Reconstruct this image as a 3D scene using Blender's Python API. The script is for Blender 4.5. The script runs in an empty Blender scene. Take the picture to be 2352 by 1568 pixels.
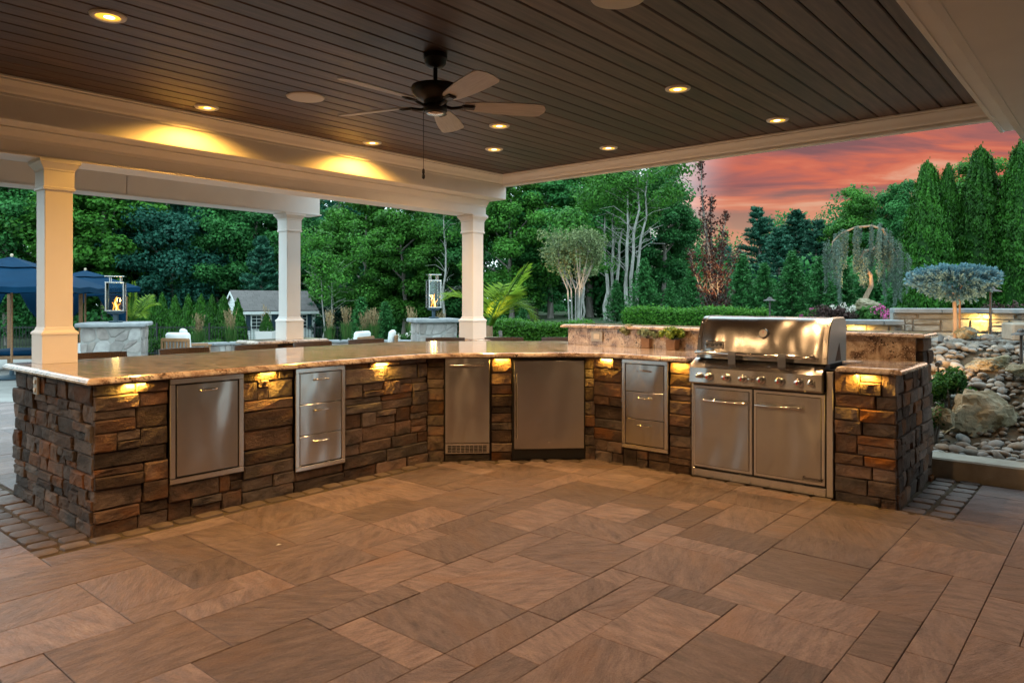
import bpy, bmesh, math, random
import numpy as np
from mathutils import Vector, Matrix

# ------------------------------------------------------------------ camera, world, sun, exposure
SC = bpy.context.scene
COL = SC.collection
F, CX, HY, EYE = 1662.0, 1176.0, 690.0, 1.36      # focal length, centre column, horizon row (2352 px wide photo), eye height
cam_d = bpy.data.cameras.new('camera')
cam = bpy.data.objects.new('camera', cam_d); COL.objects.link(cam)
cam_d.sensor_width = 36.0; cam_d.lens = F / 2352 * 36.0
cam_d.shift_y = -(784 - HY) / 2352
cam_d.clip_start = 0.05; cam_d.clip_end = 600
cam.location = (0, 0, EYE); cam.rotation_euler = (math.radians(90), 0, 0)
SC.camera = cam
SC.view_settings.view_transform = 'Standard'; SC.view_settings.look = 'None'
SC.view_settings.gamma = 1.0; SC.view_settings.use_curve_mapping = False
SC.view_settings.exposure = 1.85
SC.render.engine = 'CYCLES'
SC.cycles.use_denoising = True
try: SC.cycles.denoiser = 'OPENIMAGEDENOISE'
except Exception: pass
SC.cycles.max_bounces = 7; SC.cycles.diffuse_bounces = 3; SC.cycles.glossy_bounces = 4
SC.cycles.transmission_bounces = 6; SC.cycles.transparent_max_bounces = 8
SC.cycles.sample_clamp_indirect = 4.0
SC.cycles.caustics_reflective = False; SC.cycles.caustics_refractive = False

SUN_AZ, SUN_EL = math.radians(48), math.radians(5)   # sunset to the right of the view
def make_world():
    w = bpy.data.worlds.new('World'); SC.world = w; w.use_nodes = True
    nt = w.node_tree; N = nt.nodes; L = nt.links; N.clear()
    out = N.new('ShaderNodeOutputWorld')
    sky = N.new('ShaderNodeTexSky'); sky.sky_type = 'NISHITA'; sky.sun_disc = False
    sky.sun_elevation = SUN_EL; sky.sun_rotation = SUN_AZ; sky.air_density = 1.2; sky.dust_density = 0.6; sky.ozone_density = 3.0
    tint = N.new('ShaderNodeMix'); tint.data_type = 'RGBA'; tint.blend_type = 'MIX'; tint.inputs[0].default_value = 0.82
    L.new(sky.outputs[0], tint.inputs[6]); tint.inputs[7].default_value = (5.5, 7.2, 7.7, 1)      # thin bright evening cloud veil
    bg1 = N.new('ShaderNodeBackground'); L.new(tint.outputs[2], bg1.inputs[0]); bg1.inputs[1].default_value = 0.125
    tc = N.new('ShaderNodeTexCoord')
    sep = N.new('ShaderNodeSeparateXYZ'); L.new(tc.outputs['Generated'], sep.inputs[0])
    def math_(op, a, b=None, clamp=False):
        m = N.new('ShaderNodeMath'); m.operation = op; m.use_clamp = clamp
        for i, v in enumerate((a, b)):
            if v is None: continue
            if isinstance(v, (int, float)): m.inputs[i].default_value = v
            else: L.new(v, m.inputs[i])
        return m.outputs[0]
    zc = math_('MAXIMUM', sep.outputs[2], 0.0)
    den = math_('ADD', zc, 0.16)
    px = math_('DIVIDE', sep.outputs[0], den); py = math_('DIVIDE', sep.outputs[1], den)
    comb = N.new('ShaderNodeCombineXYZ'); L.new(px, comb.inputs[0]); L.new(py, comb.inputs[1])
    mp = N.new('ShaderNodeMapping'); L.new(comb.outputs[0], mp.inputs[0])
    mp.inputs['Rotation'].default_value = (0, 0, math.radians(24)); mp.inputs['Scale'].default_value = (0.75, 1.7, 1); mp.inputs['Location'].default_value = (3.1, 1.7, 0)
    nz = N.new('ShaderNodeTexNoise'); L.new(mp.outputs[0], nz.inputs[0]); nz.inputs['Scale'].default_value = 1.7
    nz.inputs['Detail'].default_value = 7; nz.inputs['Roughness'].default_value = 0.52; nz.inputs['Distortion'].default_value = 0.7
    rp = N.new('ShaderNodeValToRGB'); L.new(nz.outputs[0], rp.inputs[0])
    cr = rp.color_ramp; cr.elements[0].position = 0.40; cr.elements[0].color = (0.25, 0.115, 0.12, 1)
    cr.elements[1].position = 0.68; cr.elements[1].color = (0.82, 0.42, 0.28, 1)
    for p, c in ((0.47, (0.42, 0.14, 0.125, 1)), (0.53, (0.66, 0.165, 0.105, 1)), (0.59, (0.76, 0.22, 0.13, 1))):
        e = cr.elements.new(p); e.color = c
    # paler band close to the horizon
    rz = N.new('ShaderNodeMapRange'); L.new(zc, rz.inputs[0]); rz.inputs[1].default_value = 0.07; rz.inputs[2].default_value = 0.15
    rz.inputs[3].default_value = 1; rz.inputs[4].default_value = 0
    az = N.new('ShaderNodeVectorMath'); az.operation = 'DOT_PRODUCT'; L.new(tc.outputs['Generated'], az.inputs[0])
    az.inputs[1].default_value = (math.sin(SUN_AZ), math.cos(SUN_AZ), 0)
    mixh = N.new('ShaderNodeMix'); mixh.data_type = 'RGBA'
    L.new(math_('MULTIPLY', rz.outputs[0], 0.75), mixh.inputs[0]); L.new(rp.outputs[0], mixh.inputs[6]); mixh.inputs[7].default_value = (0.72, 0.42, 0.26, 1)
    bg2 = N.new('ShaderNodeBackground'); L.new(mixh.outputs[2], bg2.inputs[0]); bg2.inputs[1].default_value = 0.262
    ms = N.new('ShaderNodeMapRange'); ms.interpolation_type = 'SMOOTHSTEP'; L.new(az.outputs['Value'], ms.inputs[0])
    ms.inputs[1].default_value = 0.70; ms.inputs[2].default_value = 0.85
    el = N.new('ShaderNodeMapRange'); el.interpolation_type = 'SMOOTHSTEP'; L.new(sep.outputs[2], el.inputs[0])
    el.inputs[1].default_value = 0.75; el.inputs[2].default_value = 0.35; el.inputs[3].default_value = 0; el.inputs[4].default_value = 1
    mk = math_('MULTIPLY', ms.outputs[0], el.outputs[0])
    mix = N.new('ShaderNodeMixShader'); L.new(mk, mix.inputs[0]); L.new(bg1.outputs[0], mix.inputs[1]); L.new(bg2.outputs[0], mix.inputs[2])
    L.new(mix.outputs[0], out.inputs[0])
make_world()
sun_d = bpy.data.lights.new('sun', 'SUN'); sun_d.energy = 0.12; sun_d.angle = math.radians(25); sun_d.color = (1.0, 0.72, 0.5)
sun = bpy.data.objects.new('sun', sun_d); COL.objects.link(sun)
sun.rotation_euler = Vector((-math.sin(SUN_AZ) * math.cos(SUN_EL), -math.cos(SUN_AZ) * math.cos(SUN_EL), -math.sin(SUN_EL))).to_track_quat('-Z', 'Y').to_euler()

WARM = (1.0, 0.58, 0.26)
GOLD = (1.0, 0.47, 0.075)
rng = np.random.default_rng(7)
random.seed(11)
TH = math.radians(40.6)                     # the pavilion is turned 40.6 degrees clockwise from the view direction
CT, ST = math.cos(TH), math.sin(TH)
def PW(t, s, z=0.0):                        # pavilion frame (x = t, y = s) to world
    return Vector((s * ST + t * CT, s * CT - t * ST, z))
def WP(X, Y): return (X * CT - Y * ST, X * ST + Y * CT)
def at(u, v, Y): return Vector(((u - CX) * Y / F, Y, EYE - (v - HY) * Y / F))
def onz(u, v, z):
    Y = (EYE - z) * F / (v - HY)
    return Vector(((u - CX) * Y / F, Y, z))
def sstep(x, a, b):
    x = np.clip((x - a) / (b - a), 0, 1); return x * x * (3 - 2 * x)
def ground_z(X, Y):                         # the yard: falls to the pool on the left, rises behind the grill on the right
    left = -0.40 * sstep(Y, 8.5, 14.5) - 0.65 * sstep(Y, 20, 33)
    right = 0.25 * sstep(Y, 8.2, 10) + 0.45 * sstep(Y, 10, 17)
    w = sstep(X, -1.2, 1.2)
    w2 = sstep(X - 0.10 * Y, 1.4, 2.6)
    up = 0.70 * sstep(Y, 8.8, 9.4)
    return left * (1 - w) + right * w * (1 - w2) + (np.maximum(right, up)) * w2

# ------------------------------------------------------------------ helpers
def tag(o, label=None, cat=None, group=None, kind=None):
    if label: o['label'] = label
    if cat: o['category'] = cat
    if group: o['group'] = group
    if kind: o['kind'] = kind
    return o
def thing(name, label, cat, loc=(0, 0, 0), rotz=0.0, group=None, kind=None):
    o = bpy.data.objects.new(name, None); COL.objects.link(o)
    o.empty_display_size = 0.1
    o.location = loc; o.rotation_euler = (0, 0, rotz)
    return tag(o, label, cat, group, kind)
def link(name, me, parent=None, loc=(0, 0, 0), rot=(0, 0, 0), scale=(1, 1, 1)):
    o = bpy.data.objects.new(name, me); COL.objects.link(o)
    o.location = loc; o.rotation_euler = rot; o.scale = scale
    if parent is not None: o.parent = parent
    return o
def copy_tree(o, parent=None):
    c = o.copy(); COL.objects.link(c); c.parent = parent
    for ch in list(o.children): copy_tree(ch, c)
    return c

class MB:
    def __init__(self): self.v = []; self.f = []; self.m = []
    def add(self, verts, faces, mi=0):
        b = len(self.v); self.v.extend([tuple(p) for p in verts])
        for f in faces: self.f.append(tuple(i + b for i in f)); self.m.append(mi)
        return self
    def box(self, a, b, mi=0):
        x0, y0, z0 = a; x1, y1, z1 = b
        return self.add([(x0,y0,z0),(x1,y0,z0),(x1,y1,z0),(x0,y1,z0),(x0,y0,z1),(x1,y0,z1),(x1,y1,z1),(x0,y1,z1)],
                        [(0,3,2,1),(4,5,6,7),(0,1,5,4),(1,2,6,5),(2,3,7,6),(3,0,4,7)], mi)
    def cbox(self, a, b, c=0.004, mi=0):        # chamfered box
        lo = np.minimum(a, b); hi = np.maximum(a, b); c = min(c, 0.45 * float((hi - lo).min()))
        vs = []; idx = {}
        for sx in (0, 1):
            for sy in (0, 1):
                for sz in (0, 1):
                    for ax in range(3):
                        p = []
                        for k, s in enumerate((sx, sy, sz)):
                            e = hi[k] if s else lo[k]
                            if k != ax: e += -c if s else c
                            p.append(float(e))
                        idx[(sx, sy, sz, ax)] = len(vs); vs.append(p)
        fs = []
        for ax in range(3):
            o1, o2 = [k for k in range(3) if k != ax]
            for s in (0, 1):
                q = []
                for (u, w) in ((0,0),(1,0),(1,1),(0,1)):
                    key = [0,0,0]; key[ax] = s; key[o1] = u; key[o2] = w
                    q.append(idx[(*key, ax)])
                fs.append(q)
        for ax in range(3):
            o1, o2 = [k for k in range(3) if k != ax]
            for u in (0, 1):
                for w in (0, 1):
                    k0 = [0,0,0]; k1 = [0,0,0]; k0[ax] = 0; k1[ax] = 1
                    for kk in (k0, k1): kk[o1] = u; kk[o2] = w
                    fs.append([idx[(*k0, o1)], idx[(*k1, o1)], idx[(*k1, o2)], idx[(*k0, o2)]])
        for sx in (0, 1):
            for sy in (0, 1):
                for sz in (0, 1): fs.append([idx[(sx, sy, sz, a_)] for a_ in range(3)])
        return self.add(vs, fs, mi)
    def tube(self, pts, rad, n=8, cap=True, mi=0):
        pts = [Vector(p) for p in pts]
        if isinstance(rad, (int, float)): rad = [rad] * len(pts)
        vs = []; fs = []
        ref = Vector((0.13, 0.27, 1)).normalized()
        for i, p in enumerate(pts):
            d = (pts[min(i + 1, len(pts) - 1)] - pts[max(i - 1, 0)]).normalized()
            r0 = ref if abs(d.dot(ref)) < 0.93 else Vector((1, 0.2, 0)).normalized()
            x = d.cross(r0).normalized(); y = d.cross(x).normalized()
            for k in range(n):
                a = 2 * math.pi * k / n
                vs.append(p + (x * math.cos(a) + y * math.sin(a)) * rad[i])
        for i in range(len(pts) - 1):
            for k in range(n):
                k2 = (k + 1) % n
                fs.append((i * n + k, i * n + k2, (i + 1) * n + k2, (i + 1) * n + k))
        if cap:
            fs.append(tuple(range(n))[::-1]); fs.append(tuple((len(pts) - 1) * n + k for k in range(n)))
        return self.add(vs, fs, mi)
    def lathe(self, prof, c=(0, 0, 0), n=24, mi=0, cap=True, axis='z', sq=False):
        vs = []; fs = []
        for (r, h) in prof:
            for k in range(n):
                a = 2 * math.pi * (k + (0.5 if sq else 0)) / n
                x, y = r * math.cos(a), r * math.sin(a)
                p = {'z': (x, y, h), 'y': (x, h, y), 'x': (h, x, y)}[axis]
                vs.append((c[0] + p[0], c[1] + p[1], c[2] + p[2]))
        m = len(prof)
        for i in range(m - 1):
            for k in range(n):
                k2 = (k + 1) % n
                fs.append((i * n + k, i * n + k2, (i + 1) * n + k2, (i + 1) * n + k))
        if cap:
            fs.append(tuple(range(n))[::-1]); fs.append(tuple((m - 1) * n + k for k in range(n)))
        return self.add(vs, fs, mi)
    def prism(self, poly, z0, z1, mi=0):
        n = len(poly)
        vs = [(p[0], p[1], z0) for p in poly] + [(p[0], p[1], z1) for p in poly]
        fs = [tuple(range(n))[::-1], tuple(range(n, 2 * n))] + [(i, (i + 1) % n, n + (i + 1) % n, n + i) for i in range(n)]
        return self.add(vs, fs, mi)
    def loft(self, rings, cap=True, mi=0, closed=True):
        n = len(rings[0]); vs = [p for r in rings for p in r]; fs = []
        for i in range(len(rings) - 1):
            for k in range(n if closed else n - 1):
                k2 = (k + 1) % n
                fs.append((i * n + k, i * n + k2, (i + 1) * n + k2, (i + 1) * n + k))
        if cap:
            fs.append(tuple(range(n))[::-1]); fs.append(tuple((len(rings) - 1) * n + k for k in range(n)))
        return self.add(vs, fs, mi)
    def moulding(self, p0, p1, nrm, prof, m0=0.0, m1=0.0, mi=0):
        p0 = Vector(p0); p1 = Vector(p1); d = (p1 - p0).normalized(); nrm = Vector(nrm)
        n = len(prof)
        a = [p0 + nrm * q + d * (m0 * q) + Vector((0, 0, z)) for q, z in prof]
        b = [p1 + nrm * q + d * (m1 * q) + Vector((0, 0, z)) for q, z in prof]
        fs = [tuple(range(n))[::-1], tuple(range(n, 2 * n))] + [(i, (i + 1) % n, n + (i + 1) % n, n + i) for i in range(n)]
        return self.add(a + b, fs, mi)
    def mesh(self, name, mats, smooth=None, fix=True):
        me = bpy.data.meshes.new(name)
        me.from_pydata([tuple(map(float, p)) for p in self.v], [], self.f)
        mats = mats if isinstance(mats, (list, tuple)) else [mats]
        for m in mats: me.materials.append(m)
        if len(mats) > 1: me.polygons.foreach_set('material_index', self.m)
        if fix:
            bm = bmesh.new(); bm.from_mesh(me); bmesh.ops.recalc_face_normals(bm, faces=bm.faces)
            bm.to_mesh(me); bm.free()
        if smooth is not None:
            me.polygons.foreach_set('use_smooth', [True] * len(me.polygons))
            if smooth < 180:
                try: me.set_sharp_from_angle(angle=math.radians(smooth))
                except Exception: pass
        me.update()
        return me
    def build(self, name, mats, parent=None, loc=(0, 0, 0), rot=(0, 0, 0), smooth=None):
        return link(name, self.mesh(name, mats, smooth), parent, loc, rot)

# ------------------------------------------------------------------ materials
def _nt(name):
    m = bpy.data.materials.new(name); m.use_nodes = True
    nt = m.node_tree; b = nt.nodes['Principled BSDF']
    return m, nt, nt.nodes, nt.links, b
def pmat(name, col, rough=0.5, metal=0.0, spec=0.5, emit=None, es=0.0, coat=0.0, trans=0.0):
    m, nt, N, L, b = _nt(name)
    b.inputs['Base Color'].default_value = (*col, 1); b.inputs['Roughness'].default_value = rough; b.inputs['Metallic'].default_value = metal
    b.inputs['Specular IOR Level'].default_value = spec; b.inputs['Coat Weight'].default_value = coat
    if trans: b.inputs['Transmission Weight'].default_value = trans
    if emit: b.inputs['Emission Color'].default_value = (*emit, 1); b.inputs['Emission Strength'].default_value = es
    return m
def ramp(N, cols):
    r = N.new('ShaderNodeValToRGB'); cr = r.color_ramp
    cr.elements[0].position = cols[0][0]; cr.elements[0].color = (*cols[0][1], 1)
    cr.elements[1].position = cols[-1][0]; cr.elements[1].color = (*cols[-1][1], 1)
    for p, c in cols[1:-1]:
        e = cr.elements.new(p); e.color = (*c, 1)
    return r
def nmat(name, cols, scale=5.0, detail=5.0, rough=0.6, metal=0.0, bump=0.0, bscale=None, stretch=(1, 1, 1), rnd=0.0, coord='Object',
         spec=0.5, coat=0.0, distort=0.0, rvar=0.0, bdist=0.01, hue=0.0, patch=None):
    m, nt, N, L, b = _nt(name)
    b.inputs['Metallic'].default_value = metal; b.inputs['Specular IOR Level'].default_value = spec; b.inputs['Coat Weight'].default_value = coat
    oi = N.new('ShaderNodeObjectInfo')
    if coord == 'World':
        src = N.new('ShaderNodeNewGeometry').outputs['Position']
    else:
        src = N.new('ShaderNodeTexCoord').outputs[coord]
    mp = N.new('ShaderNodeMapping'); L.new(src, mp.inputs[0]); mp.inputs['Scale'].default_value = stretch
    vm = N.new('ShaderNodeVectorMath'); vm.operation = 'SCALE'; vm.inputs[0].default_value = (13.7, 7.3, 5.1); L.new(oi.outputs['Random'], vm.inputs['Scale'])
    ad = N.new('ShaderNodeVectorMath'); ad.operation = 'ADD'; L.new(mp.outputs[0], ad.inputs[0]); L.new(vm.outputs[0], ad.inputs[1])
    nz = N.new('ShaderNodeTexNoise'); L.new(ad.outputs[0], nz.inputs[0]); nz.inputs['Scale'].default_value = scale; nz.inputs['Detail'].default_value = detail
    nz.inputs['Distortion'].default_value = distort; nz.inputs['Roughness'].default_value = 0.6
    r = ramp(N, cols); L.new(nz.outputs[0], r.inputs[0]); colr = r.outputs[0]
    if patch:                                   # (colour, scale, low, high): larger blotches of another colour
        n3 = N.new('ShaderNodeTexNoise'); L.new(ad.outputs[0], n3.inputs[0]); n3.inputs['Scale'].default_value = patch[1]; n3.inputs['Detail'].default_value = 3
        mr = N.new('ShaderNodeMapRange'); L.new(n3.outputs[0], mr.inputs[0]); mr.inputs[1].default_value = patch[2]; mr.inputs[2].default_value = patch[3]
        mx = N.new('ShaderNodeMix'); mx.data_type = 'RGBA'; L.new(mr.outputs[0], mx.inputs[0]); L.new(colr, mx.inputs[6]); mx.inputs[7].default_value = (*patch[0], 1)
        colr = mx.outputs[2]
    if rnd or hue:
        hs = N.new('ShaderNodeHueSaturation'); L.new(colr, hs.inputs['Color'])
        mr = N.new('ShaderNodeMapRange'); L.new(oi.outputs['Random'], mr.inputs[0]); mr.inputs[3].default_value = 1 - rnd; mr.inputs[4].default_value = 1 + rnd
        L.new(mr.outputs[0], hs.inputs['Value'])
        if hue:
            wn = N.new('ShaderNodeTexWhiteNoise'); wn.noise_dimensions = '1D'; L.new(oi.outputs['Random'], wn.inputs['W'])
            m2 = N.new('ShaderNodeMapRange'); L.new(wn.outputs['Value'], m2.inputs[0]); m2.inputs[3].default_value = 1 - hue; m2.inputs[4].default_value = 1 + hue
            L.new(m2.outputs[0], hs.inputs['Saturation'])
        colr = hs.outputs[0]
    L.new(colr, b.inputs['Base Color'])
    b.inputs['Roughness'].default_value = rough
    if rvar:
        mr = N.new('ShaderNodeMapRange'); L.new(nz.outputs[0], mr.inputs[0]); mr.inputs[1].default_value = 0.3; mr.inputs[2].default_value = 0.7
        mr.inputs[3].default_value = max(0.02, rough - rvar); mr.inputs[4].default_value = rough + rvar; L.new(mr.outputs[0], b.inputs['Roughness'])
    if bump:
        n2 = N.new('ShaderNodeTexNoise'); L.new(ad.outputs[0], n2.inputs[0]); n2.inputs['Scale'].default_value = bscale or scale * 2
        n2.inputs['Detail'].default_value = 8; n2.inputs['Roughness'].default_value = 0.65
        bp = N.new('ShaderNodeBump'); bp.inputs['Strength'].default_value = bump; bp.inputs['Distance'].default_value = bdist
        L.new(n2.outputs[0], bp.inputs['Height']); L.new(bp.outputs[0], b.inputs['Normal'])
    return m
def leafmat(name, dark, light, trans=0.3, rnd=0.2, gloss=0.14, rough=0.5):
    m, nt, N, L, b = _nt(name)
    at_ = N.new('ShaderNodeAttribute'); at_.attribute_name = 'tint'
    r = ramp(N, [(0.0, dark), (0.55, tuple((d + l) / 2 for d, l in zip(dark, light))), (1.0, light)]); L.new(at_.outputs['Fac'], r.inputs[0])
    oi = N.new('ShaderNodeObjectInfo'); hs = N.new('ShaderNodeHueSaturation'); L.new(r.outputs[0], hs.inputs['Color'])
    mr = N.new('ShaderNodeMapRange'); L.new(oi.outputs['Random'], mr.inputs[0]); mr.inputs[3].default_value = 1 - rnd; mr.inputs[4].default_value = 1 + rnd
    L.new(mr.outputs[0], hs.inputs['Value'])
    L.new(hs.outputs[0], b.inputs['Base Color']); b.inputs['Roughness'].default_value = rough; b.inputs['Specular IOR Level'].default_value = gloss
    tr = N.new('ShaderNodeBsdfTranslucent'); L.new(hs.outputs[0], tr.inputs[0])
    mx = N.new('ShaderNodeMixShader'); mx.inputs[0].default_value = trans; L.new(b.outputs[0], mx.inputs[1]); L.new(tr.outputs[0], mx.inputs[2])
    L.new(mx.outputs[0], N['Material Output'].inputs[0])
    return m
def glassmat(name, tint=(0.9, 0.97, 0.97)):
    m, nt, N, L, b = _nt(name)
    t = N.new('ShaderNodeBsdfTransparent'); t.inputs[0].default_value = (*tint, 1)
    g = N.new('ShaderNodeBsdfGlossy'); g.inputs[1].default_value = 0.03
    fr = N.new('ShaderNodeFresnel'); fr.inputs[0].default_value = 1.45
    mx = N.new('ShaderNodeMixShader'); L.new(fr.outputs[0], mx.inputs[0]); L.new(t.outputs[0], mx.inputs[1]); L.new(g.outputs[0], mx.inputs[2])
    L.new(mx.outputs[0], N['Material Output'].inputs[0])
    return m
M = {}
M['white'] = nmat('white_paint', [(0.3, (0.79, 0.775, 0.76)), (0.7, (0.84, 0.83, 0.815))], scale=3, rough=0.45, bump=0.03, bscale=60)
M['offwhite'] = pmat('off_white_plastic', (0.62, 0.60, 0.57), 0.5)
M['board'] = nmat('stained_board', [(0.25, (0.042, 0.025, 0.021)), (0.5, (0.082, 0.048, 0.040)), (0.75, (0.130, 0.079, 0.066))], scale=3.0, stretch=(14, 0.8, 14), rough=0.48, rnd=0.26, bump=0.12, bscale=9, bdist=0.004)
M['black_gap'] = pmat('dark_gap', (0.012, 0.010, 0.009), 0.8)
M['bronze'] = nmat('dark_bronze', [(0.3, (0.012, 0.010, 0.009)), (0.7, (0.022, 0.018, 0.015))], scale=8, rough=0.42, metal=0.4)
M['blade'] = nmat('grey_oak_blade', [(0.3, (0.46, 0.46, 0.48)), (0.7, (0.60, 0.60, 0.62))], scale=6, stretch=(1.2, 14, 14), rough=0.45, bump=0.05)
M['stone'] = nmat('ledge_stone', [(0.22, (0.026, 0.019, 0.016)), (0.42, (0.066, 0.048, 0.040)), (0.58, (0.118, 0.085, 0.067)), (0.80, (0.18, 0.14, 0.115))], scale=5.5, detail=8,
                  rough=0.85, bump=1.0, bscale=36, stretch=(1, 1, 1.5), coord='World', rnd=0.55, hue=0.45, bdist=0.016, spec=0.35, patch=((0.20, 0.105, 0.062), 2.8, 0.50, 0.70))
M['mortar'] = nmat('dark_mortar', [(0.3, (0.020, 0.016, 0.014)), (0.7, (0.04, 0.032, 0.028))], scale=20, rough=0.9)
M['paver'] = None
M['sand'] = nmat('joint_sand', [(0.3, (0.045, 0.032, 0.018)), (0.7, (0.10, 0.072, 0.040))], scale=30, rough=0.95, coord='World', bump=0.4, bscale=120)
M['cobble'] = nmat('cobble_stone', [(0.3, (0.062, 0.047, 0.042)), (0.7, (0.145, 0.108, 0.095))], scale=7, rough=0.6, bump=0.5, bscale=26, coord='World', rnd=0.3, bdist=0.008)
def steelmat(name, col=(0.47, 0.455, 0.44), rough=0.20, wave=0.20, vertical=True):
    m, nt, N, L, b = _nt(name)
    b.inputs['Base Color'].default_value = (*col, 1); b.inputs['Metallic'].default_value = 1.0
    b.inputs['Anisotropic'].default_value = 0.93; b.inputs['Anisotropic Rotation'].default_value = 0.0
    tg = N.new('ShaderNodeVectorTransform'); tg.vector_type = 'VECTOR'; tg.convert_from = 'OBJECT'; tg.convert_to = 'WORLD'; tg.inputs[0].default_value = (0, 0, 1); L.new(tg.outputs[0], b.inputs['Tangent'])
    tc = N.new('ShaderNodeTexCoord')
    mp = N.new('ShaderNodeMapping'); L.new(tc.outputs['Object'], mp.inputs[0]); mp.inputs['Scale'].default_value = (1.5, 1.5, 420)
    nz = N.new('ShaderNodeTexNoise'); L.new(mp.outputs[0], nz.inputs[0]); nz.inputs['Scale'].default_value = 4; nz.inputs['Detail'].default_value = 3
    mr = N.new('ShaderNodeMapRange'); L.new(nz.outputs[0], mr.inputs[0]); mr.inputs[1].default_value = 0.3; mr.inputs[2].default_value = 0.7
    mr.inputs[3].default_value = rough - 0.012; mr.inputs[4].default_value = rough + 0.015
    # smudges
    n2 = N.new('ShaderNodeTexNoise'); L.new(tc.outputs['Object'], n2.inputs[0]); n2.inputs['Scale'].default_value = 5; n2.inputs['Detail'].default_value = 6
    m2 = N.new('ShaderNodeMapRange'); L.new(n2.outputs[0], m2.inputs[0]); m2.inputs[1].default_value = 0.35; m2.inputs[2].default_value = 0.75; m2.inputs[3].default_value = 0; m2.inputs[4].default_value = 0.025
    ad = N.new('ShaderNodeMath'); ad.operation = 'ADD'; L.new(mr.outputs[0], ad.inputs[0]); L.new(m2.outputs[0], ad.inputs[1]); L.new(ad.outputs[0], b.inputs['Roughness'])
    # slow warps of thin sheet metal
    mp2 = N.new('ShaderNodeMapping'); L.new(tc.outputs['Object'], mp2.inputs[0]); mp2.inputs['Scale'].default_value = (2.2, 2.2, 1.1)
    n3 = N.new('ShaderNodeTexNoise'); L.new(mp2.outputs[0], n3.inputs[0]); n3.inputs['Scale'].default_value = 1.6; n3.inputs['Detail'].default_value = 1
    bp = N.new('ShaderNodeBump'); bp.inputs['Strength'].default_value = 1.0; bp.inputs['Distance'].default_value = wave * 0.12; L.new(n3.outputs[0], bp.inputs['Height'])
    L.new(bp.outputs[0], b.inputs['Normal'])
    return m
M['steel'] = steelmat('brushed_steel')
M['steel_trim'] = steelmat('brushed_steel_trim', (0.60, 0.58, 0.56), 0.20, 0.0)
M['hood_side'] = pmat('grey_cast_aluminium', (0.30, 0.33, 0.34), 0.45, 0.3)
M['chrome'] = pmat('polished_chrome', (0.72, 0.71, 0.69), 0.09, 1.0)
M['black'] = pmat('black_plastic', (0.012, 0.012, 0.013), 0.4)
M['dark'] = pmat('dark_recess', (0.008, 0.007, 0.007), 0.7)
M['red'] = pmat('red_enamel', (0.55, 0.03, 0.02), 0.35)
M['grey_hook'] = pmat('grey_coated_steel', (0.16, 0.155, 0.15), 0.45, 0.6)
M['dial'] = pmat('cream_dial', (0.55, 0.53, 0.47), 0.3, coat=0.6)
def granitemat():
    m, nt, N, L, b = _nt('polished_granite')
    g = N.new('ShaderNodeNewGeometry')
    mp = N.new('ShaderNodeMapping'); L.new(g.outputs['Position'], mp.inputs[0]); mp.inputs['Rotation'].default_value = (0, 0, 0.9); mp.inputs['Scale'].default_value = (1.0, 2.6, 1.6)
    n1 = N.new('ShaderNodeTexNoise'); L.new(mp.outputs[0], n1.inputs[0]); n1.inputs['Scale'].default_value = 5.0; n1.inputs['Detail'].default_value = 8; n1.inputs['Distortion'].default_value = 1.3
    r1 = ramp(N, [(0.32, (0.13, 0.085, 0.062)), (0.44, (0.33, 0.235, 0.175)), (0.55, (0.50, 0.40, 0.315)), (0.68, (0.66, 0.57, 0.47))]); L.new(n1.outputs[0], r1.inputs[0])
    n2 = N.new('ShaderNodeTexNoise'); L.new(g.outputs['Position'], n2.inputs[0]); n2.inputs['Scale'].default_value = 62; n2.inputs['Detail'].default_value = 3
    m2 = N.new('ShaderNodeMapRange'); L.new(n2.outputs[0], m2.inputs[0]); m2.inputs[1].default_value = 0.57; m2.inputs[2].default_value = 0.62
    n3 = N.new('ShaderNodeTexNoise'); L.new(g.outputs['Position'], n3.inputs[0]); n3.inputs['Scale'].default_value = 9; n3.inputs['Detail'].default_value = 4
    m3 = N.new('ShaderNodeMapRange'); L.new(n3.outputs[0], m3.inputs[0]); m3.inputs[1].default_value = 0.42; m3.inputs[2].default_value = 0.6
    mm = N.new('ShaderNodeMath'); mm.operation = 'MULTIPLY'; L.new(m2.outputs[0], mm.inputs[0]); L.new(m3.outputs[0], mm.inputs[1])
    mx = N.new('ShaderNodeMix'); mx.data_type = 'RGBA'; L.new(mm.outputs[0], mx.inputs[0]); L.new(r1.outputs[0], mx.inputs[6]); mx.inputs[7].default_value = (0.030, 0.020, 0.018, 1)
    n4 = N.new('ShaderNodeTexNoise'); L.new(g.outputs['Position'], n4.inputs[0]); n4.inputs['Scale'].default_value = 90; n4.inputs['Detail'].default_value = 2
    m4 = N.new('ShaderNodeMapRange'); L.new(n4.outputs[0], m4.inputs[0]); m4.inputs[1].default_value = 0.60; m4.inputs[2].default_value = 0.66
    mx2 = N.new('ShaderNodeMix'); mx2.data_type = 'RGBA'; L.new(m4.outputs[0], mx2.inputs[0]); L.new(mx.outputs[2], mx2.inputs[6]); mx2.inputs[7].default_value = (0.62, 0.55, 0.47, 1)
    L.new(mx2.outputs[2], b.inputs['Base Color']); b.inputs['Roughness'].default_value = 0.13; b.inputs['Specular IOR Level'].default_value = 0.5
    b.inputs['Coat Weight'].default_value = 0.12; b.inputs['Coat Roughness'].default_value = 0.03
    return m
M['granite'] = granitemat()
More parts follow.
